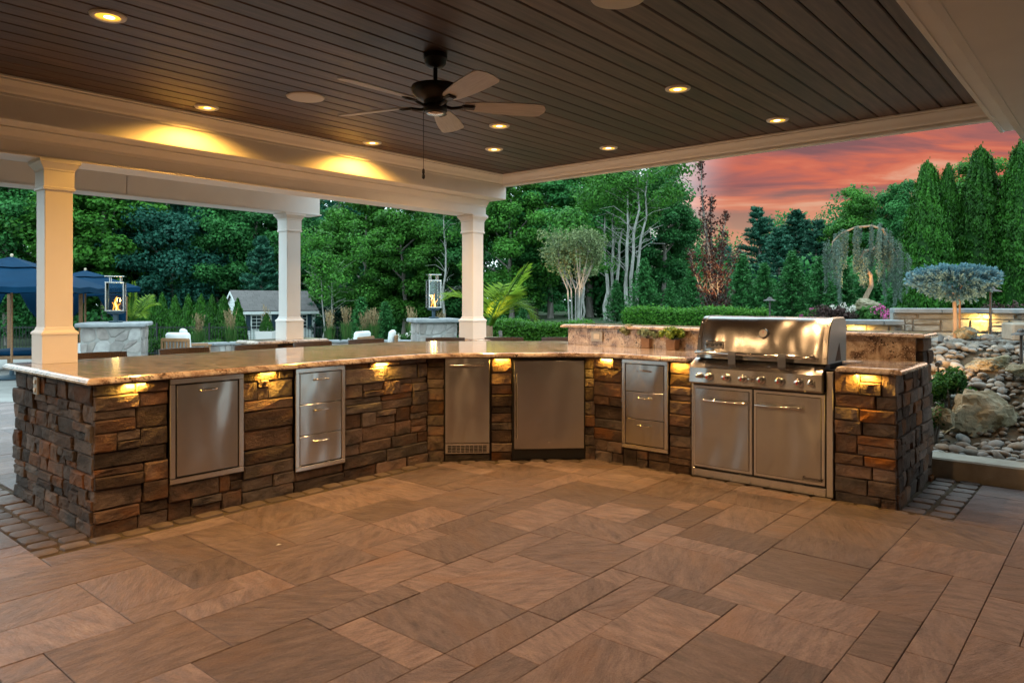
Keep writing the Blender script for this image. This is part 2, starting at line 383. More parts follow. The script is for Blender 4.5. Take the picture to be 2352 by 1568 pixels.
def pavermat():
    m, nt, N, L, b = _nt('slate_paver')
    oi = N.new('ShaderNodeObjectInfo'); tc = N.new('ShaderNodeTexCoord')
    def scaled(v):
        mp = N.new('ShaderNodeMapping'); L.new(tc.outputs['Object'], mp.inputs[0]); mp.inputs['Scale'].default_value = v; return mp.outputs[0]
    gt = N.new('ShaderNodeMath'); gt.operation = 'GREATER_THAN'; L.new(oi.outputs['Random'], gt.inputs[0]); gt.inputs[1].default_value = 0.5
    rot = N.new('ShaderNodeVectorRotate'); rot.rotation_type = 'Z_AXIS'; L.new(tc.outputs['Object'], rot.inputs['Vector'])
    ang = N.new('ShaderNodeMapRange'); L.new(oi.outputs['Random'], ang.inputs[0]); ang.inputs[3].default_value = 0.0; ang.inputs[4].default_value = 40.0
    L.new(ang.outputs[0], rot.inputs['Angle'])
    mp = N.new('ShaderNodeMapping'); L.new(rot.outputs[0], mp.inputs[0]); mp.inputs['Scale'].default_value = (1.6, 5.0, 1)
    of = N.new('ShaderNodeVectorMath'); of.operation = 'SCALE'; of.inputs[0].default_value = (31, 17, 5); L.new(oi.outputs['Random'], of.inputs['Scale'])
    ad = N.new('ShaderNodeVectorMath'); ad.operation = 'ADD'; L.new(mp.outputs[0], ad.inputs[0]); L.new(of.outputs[0], ad.inputs[1])
    n1 = N.new('ShaderNodeTexNoise'); L.new(ad.outputs[0], n1.inputs[0]); n1.inputs['Scale'].default_value = 5.0; n1.inputs['Detail'].default_value = 12; n1.inputs['Roughness'].default_value = 0.68; n1.inputs['Distortion'].default_value = 0.15
    r1 = ramp(N, [(0.28, (0.105, 0.079, 0.080)), (0.44, (0.172, 0.125, 0.123)), (0.56, (0.232, 0.170, 0.164)), (0.72, (0.30, 0.228, 0.218))]); L.new(n1.outputs[0], r1.inputs[0])
    n3 = N.new('ShaderNodeTexNoise'); L.new(ad.outputs[0], n3.inputs[0]); n3.inputs['Scale'].default_value = 1.1; n3.inputs['Detail'].default_value = 3
    m3 = N.new('ShaderNodeMapRange'); L.new(n3.outputs[0], m3.inputs[0]); m3.inputs[1].default_value = 0.52; m3.inputs[2].default_value = 0.72; m3.inputs[4].default_value = 0.6
    mx = N.new('ShaderNodeMix'); mx.data_type = 'RGBA'; L.new(m3.outputs[0], mx.inputs[0]); L.new(r1.outputs[0], mx.inputs[6]); mx.inputs[7].default_value = (0.235, 0.140, 0.098, 1)
    hs = N.new('ShaderNodeHueSaturation'); L.new(mx.outputs[2], hs.inputs['Color'])
    wn = N.new('ShaderNodeTexWhiteNoise'); wn.noise_dimensions = '1D'; L.new(oi.outputs['Random'], wn.inputs['W'])
    mr = N.new('ShaderNodeMapRange'); L.new(wn.outputs['Value'], mr.inputs[0]); mr.inputs[3].default_value = 0.66; mr.inputs[4].default_value = 1.3; L.new(mr.outputs[0], hs.inputs['Value'])
    n5 = N.new('ShaderNodeTexNoise'); L.new(tc.outputs['Object'], n5.inputs[0]); n5.inputs['Scale'].default_value = 95; n5.inputs['Detail'].default_value = 4; n5.inputs['Roughness'].default_value = 0.8
    m5 = N.new('ShaderNodeMapRange'); L.new(n5.outputs[0], m5.inputs[0]); m5.inputs[1].default_value = 0.3; m5.inputs[2].default_value = 0.7; m5.inputs[3].default_value = 0.72; m5.inputs[4].default_value = 1.28
    g5 = N.new('ShaderNodeVectorMath'); g5.operation = 'SCALE'; L.new(hs.outputs[0], g5.inputs[0]); L.new(m5.outputs[0], g5.inputs['Scale'])
    L.new(g5.outputs[0], b.inputs['Base Color'])
    m4 = N.new('ShaderNodeMapRange'); L.new(n1.outputs[0], m4.inputs[0]); m4.inputs[3].default_value = 0.22; m4.inputs[4].default_value = 0.48; L.new(m4.outputs[0], b.inputs['Roughness'])
    n2 = N.new('ShaderNodeTexNoise'); L.new(ad.outputs[0], n2.inputs[0]); n2.inputs['Scale'].default_value = 7; n2.inputs['Detail'].default_value = 12; n2.inputs['Roughness'].default_value = 0.74
    bp = N.new('ShaderNodeBump'); bp.inputs['Strength'].default_value = 1.0; bp.inputs['Distance'].default_value = 0.022; L.new(n2.outputs[0], bp.inputs['Height']); L.new(bp.outputs[0], b.inputs['Normal'])
    b.inputs['Specular IOR Level'].default_value = 0.45
    return m
M['paver'] = pavermat()
M['grass_soil'] = nmat('lawn_and_mulch', [(0.35, (0.018, 0.035, 0.010)), (0.55, (0.03, 0.06, 0.016)), (0.7, (0.05, 0.036, 0.022))], scale=1.2, rough=0.95, coord='World', bump=0.6, bscale=30)
M['far_paving'] = nmat('pool_deck_paving', [(0.3, (0.20, 0.19, 0.18)), (0.7, (0.30, 0.29, 0.275))], scale=2, rough=0.6, coord='World', bump=0.2, bscale=20)
M['coping'] = pmat('pale_coping', (0.55, 0.54, 0.52), 0.6)
M['bark'] = nmat('grey_bark', [(0.3, (0.10, 0.085, 0.07)), (0.7, (0.24, 0.215, 0.19))], scale=6, stretch=(4, 4, 0.7), rough=0.9, bump=0.6, coord='World')
M['pale_bark'] = nmat('pale_smooth_bark', [(0.3, (0.17, 0.165, 0.15)), (0.55, (0.30, 0.295, 0.27)), (0.75, (0.42, 0.41, 0.38))], scale=5, stretch=(3, 3, 1), rough=0.8, coord='World')
M['tan_bark'] = nmat('tan_bark', [(0.3, (0.20, 0.13, 0.08)), (0.7, (0.38, 0.27, 0.18))], scale=8, stretch=(3, 3, 0.8), rough=0.8, coord='World', bump=0.4)
M['leaf_a'] = leafmat('maple_leaf', (0.022, 0.090, 0.014), (0.105, 0.33, 0.042))
M['leaf_b'] = leafmat('oak_leaf', (0.017, 0.088, 0.026), (0.075, 0.29, 0.072))
M['leaf_c'] = leafmat('bluish_leaf', (0.012, 0.070, 0.050), (0.045, 0.20, 0.130))
M['pine'] = leafmat('pine_needle', (0.012, 0.060, 0.038), (0.050, 0.18, 0.105), trans=0.15)
M['arb'] = leafmat('arborvitae_spray', (0.010, 0.050, 0.006), (0.048, 0.175, 0.018), trans=0.2)
M['conifer'] = leafmat('young_conifer_spray', (0.016, 0.080, 0.022), (0.06, 0.22, 0.060), trans=0.2)
M['box'] = leafmat('boxwood_leaf', (0.020, 0.080, 0.008), (0.095, 0.29, 0.026), trans=0.25)
M['copper'] = leafmat('copper_beech_leaf', (0.028, 0.012, 0.012), (0.11, 0.040, 0.028), trans=0.25)
M['myrtle'] = leafmat('myrtle_leaf', (0.070, 0.115, 0.045), (0.27, 0.33, 0.150), trans=0.3)
M['cedar'] = leafmat('blue_cedar_needle', (0.06, 0.11, 0.085), (0.24, 0.32, 0.26), trans=0.2)
M['spruce'] = leafmat('blue_spruce_needle', (0.05, 0.13, 0.16), (0.24, 0.42, 0.47), trans=0.1)
M['palm'] = leafmat('palm_leaflet', (0.06, 0.15, 0.012), (0.27, 0.42, 0.04), trans=0.35)
M['barberry'] = leafmat('purple_shrub_leaf', (0.025, 0.014, 0.014), (0.11, 0.06, 0.055), trans=0.2)
M['shrub'] = leafmat('green_shrub_leaf', (0.012, 0.045, 0.010), (0.08, 0.23, 0.04), trans=0.25)
M['sage'] = leafmat('silver_sage_leaf', (0.20, 0.25, 0.13), (0.52, 0.58, 0.38), trans=0.25)
M['thyme'] = leafmat('grey_thyme_leaf', (0.16, 0.25, 0.16), (0.42, 0.52, 0.38), trans=0.2)
M['herb'] = leafmat('bright_herb_leaf', (0.10, 0.20, 0.03), (0.40, 0.52, 0.10), trans=0.3)
M['pink'] = leafmat('pink_petal', (0.40, 0.05, 0.20), (0.75, 0.18, 0.45), trans=0.3)
M['white_flower'] = leafmat('white_petal', (0.5, 0.48, 0.42), (0.75, 0.73, 0.66), trans=0.3)
M['grass_blade'] = leafmat('ornamental_grass_blade', (0.02, 0.07, 0.015), (0.09, 0.20, 0.05), trans=0.3)
M['plume'] = leafmat('straw_plume', (0.22, 0.15, 0.075), (0.45, 0.34, 0.19), trans=0.3)
M['navy'] = nmat('navy_canvas', [(0.3, (0.002, 0.024, 0.058)), (0.7, (0.003, 0.033, 0.076))], scale=2, rough=0.85, spec=0.08)
M['teak'] = nmat('teak_wood', [(0.3, (0.20, 0.095, 0.040)), (0.7, (0.36, 0.19, 0.085))], scale=8, stretch=(1, 6, 6), rough=0.55, rnd=0.1)
M['cushion'] = nmat('white_cushion', [(0.3, (0.60, 0.62, 0.63)), (0.7, (0.70, 0.71, 0.71))], scale=3, rough=0.9, bump=0.1)
M['wicker'] = None
M['bluestone'] = nmat('blue_grey_cap_stone', [(0.3, (0.17, 0.18, 0.19)), (0.55, (0.25, 0.265, 0.275)), (0.75, (0.34, 0.35, 0.355))], scale=4, rough=0.75, bump=0.5, bscale=14, coord='World', rnd=0.12)
M['fieldstone'] = nmat('grey_field_stone', [(0.25, (0.15, 0.13, 0.125)), (0.5, (0.27, 0.245, 0.23)), (0.75, (0.40, 0.375, 0.345))], scale=3.5, detail=7, rough=0.85, bump=0.5, bscale=12, coord='World', rnd=0.3, hue=0.5)
M['wallstone'] = nmat('tan_wall_stone', [(0.25, (0.22, 0.19, 0.155)), (0.5, (0.33, 0.295, 0.245)), (0.75, (0.45, 0.41, 0.35))], scale=4, detail=7, rough=0.85, bump=0.7, bscale=12, coord='World', rnd=0.2, hue=0.3, bdist=0.02)
M['lightmortar'] = nmat('pale_mortar', [(0.3, (0.26, 0.25, 0.235)), (0.7, (0.34, 0.33, 0.31))], scale=10, rough=0.95, coord='World')
M['rock'] = nmat('river_rock', [(0.25, (0.10, 0.085, 0.072)), (0.5, (0.215, 0.195, 0.172)), (0.75, (0.36, 0.335, 0.30))], scale=9, rough=0.75, bump=0.5, bscale=24, coord='World', rnd=0.42, hue=0.6)
M['boulder'] = nmat('weathered_boulder', [(0.2, (0.085, 0.075, 0.045)), (0.42, (0.20, 0.175, 0.11)), (0.6, (0.33, 0.285, 0.20)), (0.8, (0.46, 0.42, 0.34))], scale=4.5, detail=9, rough=0.9, bump=0.9, bscale=9, coord='World', bdist=0.03, patch=((0.10, 0.085, 0.03), 2.5, 0.5, 0.7))
M['slab'] = nmat('sawn_step_stone', [(0.3, (0.26, 0.225, 0.18)), (0.7, (0.40, 0.36, 0.30))], scale=5, rough=0.8, bump=0.5, bscale=20, coord='World')
M['terra'] = nmat('clay_pot', [(0.3, (0.22, 0.13, 0.085)), (0.7, (0.33, 0.21, 0.145))], scale=9, rough=0.8, bump=0.2)
M['glass'] = glassmat('clear_glass')
M['iron'] = pmat('black_iron', (0.015, 0.017, 0.02), 0.5, 0.3)
M['postblue'] = pmat('slate_blue_metal', (0.03, 0.06, 0.085), 0.5, 0.2)
M['siding'] = nmat('pale_siding', [(0.3, (0.66, 0.69, 0.68)), (0.7, (0.72, 0.75, 0.74))], scale=2, rough=0.6)
M['shingle'] = nmat('grey_shingle', [(0.3, (0.075, 0.068, 0.068)), (0.7, (0.17, 0.155, 0.15))], scale=14, stretch=(0.7, 3, 3), rough=0.9, rnd=0.1, coord='Object')
M['shednavy'] = pmat('navy_shutter', (0.012, 0.035, 0.055), 0.55)
M['pane'] = pmat('dark_window_pane', (0.02, 0.03, 0.035), 0.06, spec=0.7)
M['pathlight'] = nmat('bronze_path_light', [(0.3, (0.05, 0.045, 0.042)), (0.7, (0.11, 0.10, 0.095))], scale=10, rough=0.45, metal=0.5)
M['outlet'] = pmat('grey_outlet_plate', (0.38, 0.37, 0.35), 0.4, 0.2)
def flamemat(name, col, s): 
    m, nt, N, L, b = _nt(name)
    e = N.new('ShaderNodeEmission'); e.inputs[0].default_value = (*col, 1); e.inputs[1].default_value = s
    L.new(e.outputs[0], N['Material Output'].inputs[0]); return m
M['flame'] = flamemat('flame', (1.0, 0.36, 0.04), 0.65)
M['flame_core'] = flamemat('flame_core', (1.0, 0.62, 0.18), 1.0)
M['lamp_gold'] = flamemat('lamp_gold', (1.0, 0.46, 0.045), 0.5)
M['lamp_hot'] = flamemat('lamp_hot', (1.0, 0.80, 0.42), 2.0)
M['strip_lamp'] = flamemat('counter_lamp', (1.0, 0.60, 0.10), 1.0)
def wickermat():
    m, nt, N, L, b = _nt('woven_wicker')
    tc = N.new('ShaderNodeTexCoord'); w1 = N.new('ShaderNodeTexWave'); w1.bands_direction = 'X'; w1.inputs['Scale'].default_value = 26; L.new(tc.outputs['Object'], w1.inputs[0])
    w2 = N.new('ShaderNodeTexWave'); w2.bands_direction = 'Z'; w2.inputs['Scale'].default_value = 20; L.new(tc.outputs['Object'], w2.inputs[0])
    mm = N.new('ShaderNodeMath'); mm.operation = 'MULTIPLY'; L.new(w1.outputs['Fac'], mm.inputs[0]); L.new(w2.outputs['Fac'], mm.inputs[1])
    r = ramp(N, [(0.1, (0.022, 0.013, 0.009)), (0.6, (0.12, 0.072, 0.042))]); L.new(mm.outputs[0], r.inputs[0]); L.new(r.outputs[0], b.inputs['Base Color'])
    bp = N.new('ShaderNodeBump'); bp.inputs['Strength'].default_value = 0.8; bp.inputs['Distance'].default_value = 0.006; L.new(mm.outputs[0], bp.inputs['Height']); L.new(bp.outputs[0], b.inputs['Normal'])
    b.inputs['Roughness'].default_value = 0.5
    return m
M['wicker'] = wickermat()
# ------------------------------------------------------------------ ground, patio, paving
def grid_sheet(xs, ys, zf):
    X, Y = np.meshgrid(xs, ys); Z = zf(X, Y)
    nx, ny = len(xs), len(ys)
    vs = np.stack([X.ravel(), Y.ravel(), Z.ravel()], 1)
    fs = [(j * nx + i, j * nx + i + 1, (j + 1) * nx + i + 1, (j + 1) * nx + i) for j in range(ny - 1) for i in range(nx - 1)]
    mb = MB(); mb.add(vs.tolist(), fs); return mb
xs = np.unique(np.concatenate([np.linspace(-320, -40, 8), np.linspace(-40, 40, 81), np.linspace(40, 320, 8)]))
ys = np.unique(np.concatenate([np.linspace(-200, -10, 5), np.linspace(-10, 60, 94), np.linspace(60, 420, 8)]))
o = grid_sheet(xs, ys, lambda X, Y: ground_z(X, Y) - 0.06).build('ground', M['grass_soil'], smooth=180); tag(o, 'green lawn and mulched ground running back to the trees', 'ground', kind='structure')
# paved deck under and left of the pavilion, going down to the pool
o = grid_sheet(np.linspace(-24, -0.6, 60), np.linspace(10.2, 27, 60), lambda X, Y: ground_z(X, Y) - 0.016).build('pool_deck', M['far_paving'], smooth=180)
tag(o, 'pale paved pool deck beyond the bar', 'paving', kind='structure')
patio = grid_sheet(np.linspace(-11, 6.5, 36), np.linspace(-4.5, 10.6, 60), lambda X, Y: np.where(X < 0, ground_z(X, Y), 0 * X) - np.where((X > 0) & (Y > 7.6), .4, .0125)).build('patio_floor', M['sand'])
tag(patio, 'brown slate patio floor of mixed rectangular pavers', 'floor', kind='structure')
for v0, nm in ((829, 'pool_coping'), (790, 'pool_coping')):
    p = onz(0, v0, -0.40)
    mb = MB()
    for k in range(14):
        mb.cbox((-17 + k * 0.62, 0, 0), (-17 + k * 0.62 + 0.60, 0.55, 0.05), 0.008)
    o = mb.build(nm, M['coping'], loc=(3.5 if v0 < 800 else 4.2, p.y, float(ground_z(-10, p.y)) - 0.02)); o['kind'] = 'structure'
    o['label'] = 'pale stone coping strip along the ' + ('far' if v0 < 800 else 'near') + ' side of the pool deck'

def in_view(X, Y, z=0.0, m=60):
    if Y < 0.6: return False
    u = CX + X / Y * F; v = HY + (EYE - z) / Y * F
    return -m < u < 2352 + m and v < 1568 + 90
ISL = [(-6.05, 1.60), (-4.55, 1.60), (-4.55, 4.20), (-3.53, 5.22), (-1.168, 5.22), (-1.168, 6.40), (-4.8, 6.40), (-6.05, 5.2)]
def inside(x, y, poly):
    c = False; n = len(poly)
    for i in range(n):
        x1, y1 = poly[i]; x2, y2 = poly[(i + 1) % n]
        if (y1 > y) != (y2 > y) and x < (x2 - x1) * (y - y1) / (y2 - y1) + x1: c = not c
    return c
CB = 0.145                                   # cobble border width
BORD = [(-6.6, 1.60 - 0.33), (-4.55 + CB, 1.60 - 0.33), (-4.55 + CB, 4.20 - 0.41 * CB), (-3.53 + 0.41 * CB, 5.22 - CB), (-0.80, 5.22 - CB), (-0.80, 6.40), (-1.5, 6.40), (-6.12, 6.40), (-6.12, 1.60), (-6.6, 1.60)]
# cobbles: rows laid along the island
cob_me = []
for k in range(5):
    r = np.random.default_rng(40 + k); mb = MB(); n = 10; rings = []
    base = []
    for i in range(16):
        a = 2 * math.pi * i / 16 + 0.001; c, s = math.cos(a), math.sin(a)
        rr = 1.0 / (abs(c) ** 5 + abs(s) ** 5) ** 0.2 * (0.5 + r.normal(0, 0.014))
        base.append((c * rr, s * rr))
    rings = [[(x, y, -1.0) for x, y in base], [(x * 0.99, y * 0.99, -0.25) for x, y in base], [(x * 0.93, y * 0.93, 0.0) for x, y in base], [(x * 0.6, y * 0.6, 0.06 + r.normal(0, 0.03)) for x, y in base]]
    mb.loft(rings); cob_me.append(mb.mesh('cobble', M['cobble'], smooth=50))
def cob_row(p0, phi, length, off, w=0.15, d=0.125):
    u = random.uniform(-0.05, 0)
    while u < length - 0.04:
        ww = w * random.uniform(0.85, 1.2); ww = min(ww, length + 0.03 - u)
        cx = p0[0] + math.cos(phi) * (u + ww / 2) + math.sin(phi) * off
        cy = p0[1] + math.sin(phi) * (u + ww / 2) - math.cos(phi) * off
        q = PW(cx, cy)
        if in_view(q.x, q.y, m=40) or True:
            link('cobble', random.choice(cob_me), patio, (q.x, q.y, -0.003 + random.uniform(-0.003, 0.004)), (random.uniform(-.02, .02), random.uniform(-.02, .02), phi - TH + random.uniform(-.03, .03)),
                 (ww - 0.012, d - 0.012, 0.05))
        u += ww
for j in range(1):
    off = 0.072 + j * 0.135
    cob_row((-4.55, 1.60 - 0.33), math.pi / 2, 2.60 + 0.33 - off * 0.41, off)
    cob_row((-4.55 + off * .707, 4.20 - off * .707), math.pi / 4, 1.442, 0.0) if j == 0 else cob_row((-4.55 + off * .707, 4.20 - off * .707), math.pi / 4, 1.442, 0.0)
    cob_row((-3.53 + 0.41 * off, 5.22), 0.0, 2.36 + 0.36, off)
for j in range(2): cob_row((-6.5, 1.60), 0.0, 1.92, 0.085 + j * 0.155, 0.16, 0.15)
for j in range(2): cob_row((-1.168, 5.25), math.pi / 2, 1.1, 0.09 + j * 0.16, 0.15, 0.15)
# pavers: random modular pattern
U = 0.168
sizes = [(3, 3)] * 4 + [(3, 2)] * 7 + [(2, 3)] * 7 + [(2, 2)] * 4 + [(3, 1), (1, 3), (4, 2), (2, 4), (4, 2)]
pav_me = {}
def paver_mesh(w, h):
    if (w, h) not in pav_me:
        mb = MB(); g = 0.0014
        mb.cbox((-w * U / 2 + g, -h * U / 2 + g, -0.05), (w * U / 2 - g, h * U / 2 - g, 0.0), 0.0022)
        pav_me[(w, h)] = mb.mesh('paver', M['paver'])
    return pav_me[(w, h)]
x0, y0 = -12.6, -0.4; nx, ny = int(15.6 / U), int(8.4 / U)
occ = np.zeros((nx, ny), bool)
def cell_free(i, j):
    x, y = x0 + (i + .5) * U, y0 + (j + .5) * U
    if inside(x, y, BORD): return False
    if y > 6.40 and x > -1.4: return False
    q = PW(x, y)
    return in_view(q.x, q.y) and q.y < 10.2 and not (q.x > 3.2 and q.y > 5.9) and not (y > 5.3 and -6.6 < x < -1.0) and not (q.x > -4.0 and q.y > 6.9)
free = np.array([[cell_free(i, j) for j in range(ny)] for i in range(nx)])
rp_ = random.Random(5); npav = 0
def put(i, j, w, h):
    global npav
    occ[i:i + w, j:j + h] = True
    q = PW(x0 + (i + w / 2) * U, y0 + (j + h / 2) * U)
    zz = float(ground_z(q.x, q.y)) if q.x < 0 else 0.0
    link('paver', paver_mesh(w, h), patio, (q.x, q.y, zz + rp_.uniform(-0.0015, 0.0015)), (0, 0, -TH)); npav += 1
def fits(i, j, w, h): return i + w <= nx and j + h <= ny and not occ[i:i + w, j:j + h].any() and free[i:i + w, j:j + h].all()
for _ in range(420):                        # scattered large slabs first, then the rest is filled in
    i, j = rp_.randrange(nx), rp_.randrange(ny); w, h = rp_.choice([(3, 3), (3, 3), (3, 2), (2, 3), (4, 3)])
    if fits(i, j, w, h) and rp_.random() < .35: put(i, j, w, h)
for j in range(ny):
    for i in range(nx):
        if occ[i, j] or not free[i, j]: continue
        ch = sizes[:]; rp_.shuffle(ch)
        if rp_.random() < .3: ch.sort(key=lambda c: -c[0] * c[1])
        for (w, h) in ch + [(2, 2), (3, 1), (1, 3), (2, 1), (1, 2), (1, 1)]:
            if fits(i, j, w, h): break
        put(i, j, w, h)
print('pavers', npav)

# ------------------------------------------------------------------ pavilion
ZC = 2.80
pav = thing('pavilion', 'white pavilion with dark board ceiling, moulded beams and square columns over the bar', 'pavilion', (0, 0, 0), -TH)
CXL, CXR, CYF, CYB = -5.46, -0.66, 6.28, -4.0
mb = MB(); mb.box((CXL - 0.1, CYB, ZC + 0.022), (CXR + 0.1, CYF, ZC + 0.05)); ceil = mb.build('ceiling', M['black_gap'], pav)
bw = 0.146; nb = int((CXR - CXL) / bw) + 1
mbb = MB(); Lb = CYF - CYB
prof = [(-bw/2+0.0035, 0.018), (-bw/2+0.0035, 0.007), (-bw/2+0.010, 0.0), (bw/2-0.010, 0.0), (bw/2-0.0035, 0.007), (bw/2-0.0035, 0.018)]
mbb.loft([[(x, CYB, z) for x, z in prof], [(x, CYF, z) for x, z in prof]])
board_me = mbb.mesh('ceiling_board', M['board'])
for k in range(nb): link('ceiling_board', board_me, ceil, (CXL + bw * (k + .5), 0, ZC))
# roof above
mb = MB(); mb.box((CXL - 0.55, CYB, ZC + 0.06), (3.2, CYF + 0.10, ZC + 0.20)); mb.build('roof_deck', M['white'], pav)
# upper box (fascia) on the bar side, lower beam set back under it
mb = MB(); mb.cbox((-5.86, CYB, 2.53), (-5.53, CYF + 0.07, 2.858), 0.006); mb.build('fascia', M['white'], pav)
crown = [(0, 0), (0, -0.115), (0.012, -0.115), (0.012, -0.098), (0.03, -0.085), (0.045, -0.06), (0.072, -0.03), (0.078, -0.028), (0.078, -0.016), (0.09, -0.012), (0.09, 0)]
mb = MB(); mb.moulding((-5.53, CYB, ZC - 0.002), (-5.53, CYF, ZC - 0.002), (1, 0, 0), crown, 0, -1)
mb.moulding((-5.53, CYF, ZC - 0.002), (CXR, CYF, ZC - 0.002), (0, -1, 0), crown, 1, 0); mb.build('crown_moulding', M['white'], pav)
mb = MB(); mb.cbox((-5.53, CYF + 0.002, ZC - 0.125), (CXR + 0.02, CYF + 0.075, ZC + 0.058), 0.004); mb.build('edge_fascia', M['white'], pav)
mb = MB(); mb.cbox((-6.02, CYB, 2.365), (-5.775, CYF - 0.01, 2.52), 0.006); mb.box((-6.03, CYB, 2.523), (-5.863, CYF - 0.02, 2.85)); 
mb.build('beam', M['white'], pav)
bm_prof = [(0, 0), (0, -0.075), (0.010, -0.075), (0.014, -0.055), (0.035, -0.035), (0.050, -0.012), (0.062, -0.010), (0.062, 0)]
mb = MB(); mb.moulding((-5.775, CYB, 2.528), (-5.775, CYF - 0.01, 2.528), (1, 0, 0), bm_prof); mb.build('beam_moulding', M['white'], pav)
mb = MB(); mb.cbox((-6.035, CYB, 2.352), (-5.762, CYF - 0.006, 2.366), 0.003); mb.build('beam_bottom_trim', M['white'], pav)
# outer beam over the second column row, with two board lengths
mb = MB(); mb.cbox((-7.55, CYB, 2.375), (-7.31, 2.86, 2.86), 0.006); mb.cbox((-7.55, 2.863, 2.375), (-7.31, 5.03, 2.86), 0.003); mb.build('beam', M['white'], pav)
mb = MB(); mb.cbox((-7.565, CYB, 2.362), (-7.295, 5.045, 2.376), 0.003); mb.build('beam_bottom_trim', M['white'], pav)
mb = MB(); mb.box((-7.55, CYB, 2.87), (-5.87, 5.03, 2.92)); mb.build('side_roof', M['white'], pav)
# beam on the house side and the wide house soffit the camera stands under
mb = MB(); mb.cbox((-0.74, CYB, 2.605), (-0.575, 6.42, 2.86), 0.005); mb.build('beam', M['white'], pav)
mb = MB(); mb.cbox((-0.745, CYB, 2.60), (-0.715, 6.425, 2.616), 0.003); mb.build('beam_bottom_trim', M['white'], pav)
mb = MB(); mb.cbox((-0.57, CYB, 2.455), (0.06, 9.0, 2.86), 0.006); mb.cbox((0.07, CYB, 2.44), (3.2, 9.0, 2.86), 0.006); mb.build('house_soffit', M['white'], pav)
mb = MB(); mb.cbox((-0.573, CYB, 2.452), (-0.53, 9.003, 2.47), 0.004); mb.build('soffit_trim', M['white'], pav)
# columns
def column(x, y, z0, z1):
    w = 0.089
    s_ = MB(); s_.cbox((x - w, y - w, z0 + 0.24), (x + w, y + w, z1 - 0.2), 0.004); c = s_.build('column', M['white'], pav)
    def sq(b, r, z): return [(x - r, y - r, z), (x + r, y - r, z), (x + r, y + r, z), (x - r, y + r, z)]
    b = MB(); b.loft([sq(b, r, z0 + z) for r, z in ((0.112, 0), (0.112, 0.20), (0.118, 0.203), (0.118, 0.215), (0.112, 0.222), (0.098, 0.235), (0.094, 0.252), (0.0885, 0.256))]); b.build('base', M['white'], c)
    b = MB(); b.loft([sq(b, r, z1 + z) for r, z in ((0.0885, -0.212), (0.100, -0.209), (0.102, -0.192), (0.096, -0.186), (0.096, -0.075), (0.101, -0.072), (0.101, -0.062), (0.112, -0.045), (0.126, -0.025), (0.130, -0.022), (0.130, 0.0))]); b.build('capital', M['white'], c)
column(-5.88, 1.81, 0.916, 2.352)
column(-5.87, 6.14, 0.915, 2.352)
column(-7.43, 4.70, 0.915, 2.362)
# house wall far behind the camera
mb = MB(); mb.box((-7.6, CYB - 0.2, -0.05), (4, CYB - 0.02, 2.9)); mb.box((1.55, CYB - 0.02, -0.05), (1.75, 6.2, 2.9)); o = mb.build('house_wall', nmat('beige_siding', [(0.3, (0.36, 0.31, 0.26)), (0.7, (0.42, 0.37, 0.31))], scale=2, rough=0.7), rot=(0, 0, -TH))
tag(o, 'beige house wall closing the covered patio behind the viewer', 'wall', kind='structure')

# ------------------------------------------------------------------ stone work helpers
GX = {5: (0, .06, .36, .64, .94, 1), 4: (0, .09, .5, .91, 1), 3: (0, .2, .8, 1), 6: (0, .04, .29, .5, .71, .96, 1)}
def stone_meshes(n, mat, seed, nx=6, nz=4, amp=0.26, jag=0.04):
    out = []
    for k in range(n):
        r = np.random.default_rng(seed + k); mb = MB()
        fx, fz = r.uniform(0, 9, 2), r.uniform(0, 9, 2)
        V = {}; vs = []; fs = []
        for j in range(nz + 1):
            for i in range(nx + 1):
                x = -0.5 + GX[nx][i]; z = -0.5 + GX[nz][j]
                edge = i in (0, nx) or j in (0, nz)
                if not edge: x += r.uniform(-.03, .03); z += r.uniform(-.04, .04)
                else:
                    if i in (0, nx): x -= np.sign(x) * r.uniform(0.0, 0.014)
                    if j in (0, nz): z -= np.sign(z) * r.uniform(0.0, jag * (0.6 if jag < .06 else 1))
                y = -amp * (0.55 + 0.55 * r.random()) if not edge else -amp * (0.1 + 0.4 * r.random())
                if not edge: y -= amp * 0.30 * math.sin(fx[0] + 5 * x) * math.cos(fz[0] + 4 * z)
                V[i, j] = len(vs); vs.append((x, y, z))
        for j in range(nz):
            for i in range(nx): fs.append((V[i, j], V[i + 1, j], V[i + 1, j + 1], V[i, j + 1]))
        loop = [(i, 0) for i in range(nx)] + [(nx, j) for j in range(nz)] + [(i, nz) for i in range(nx, 0, -1)] + [(0, j) for j in range(nz, 0, -1)]
        b0 = len(vs)
        for (i, j) in loop:
            x, y, z = vs[V[i, j]]; vs.append((x * 0.985, 1.0, z * 0.985))
        nl = len(loop)
        for a in range(nl):
            a2 = (a + 1) % nl
            fs.append((V[loop[a]], b0 + a, b0 + a2, V[loop[a2]]))
        mb.add(vs, fs); out.append(mb.mesh('stone', mat))
    return out
STN = stone_meshes(14, M['stone'], 100)
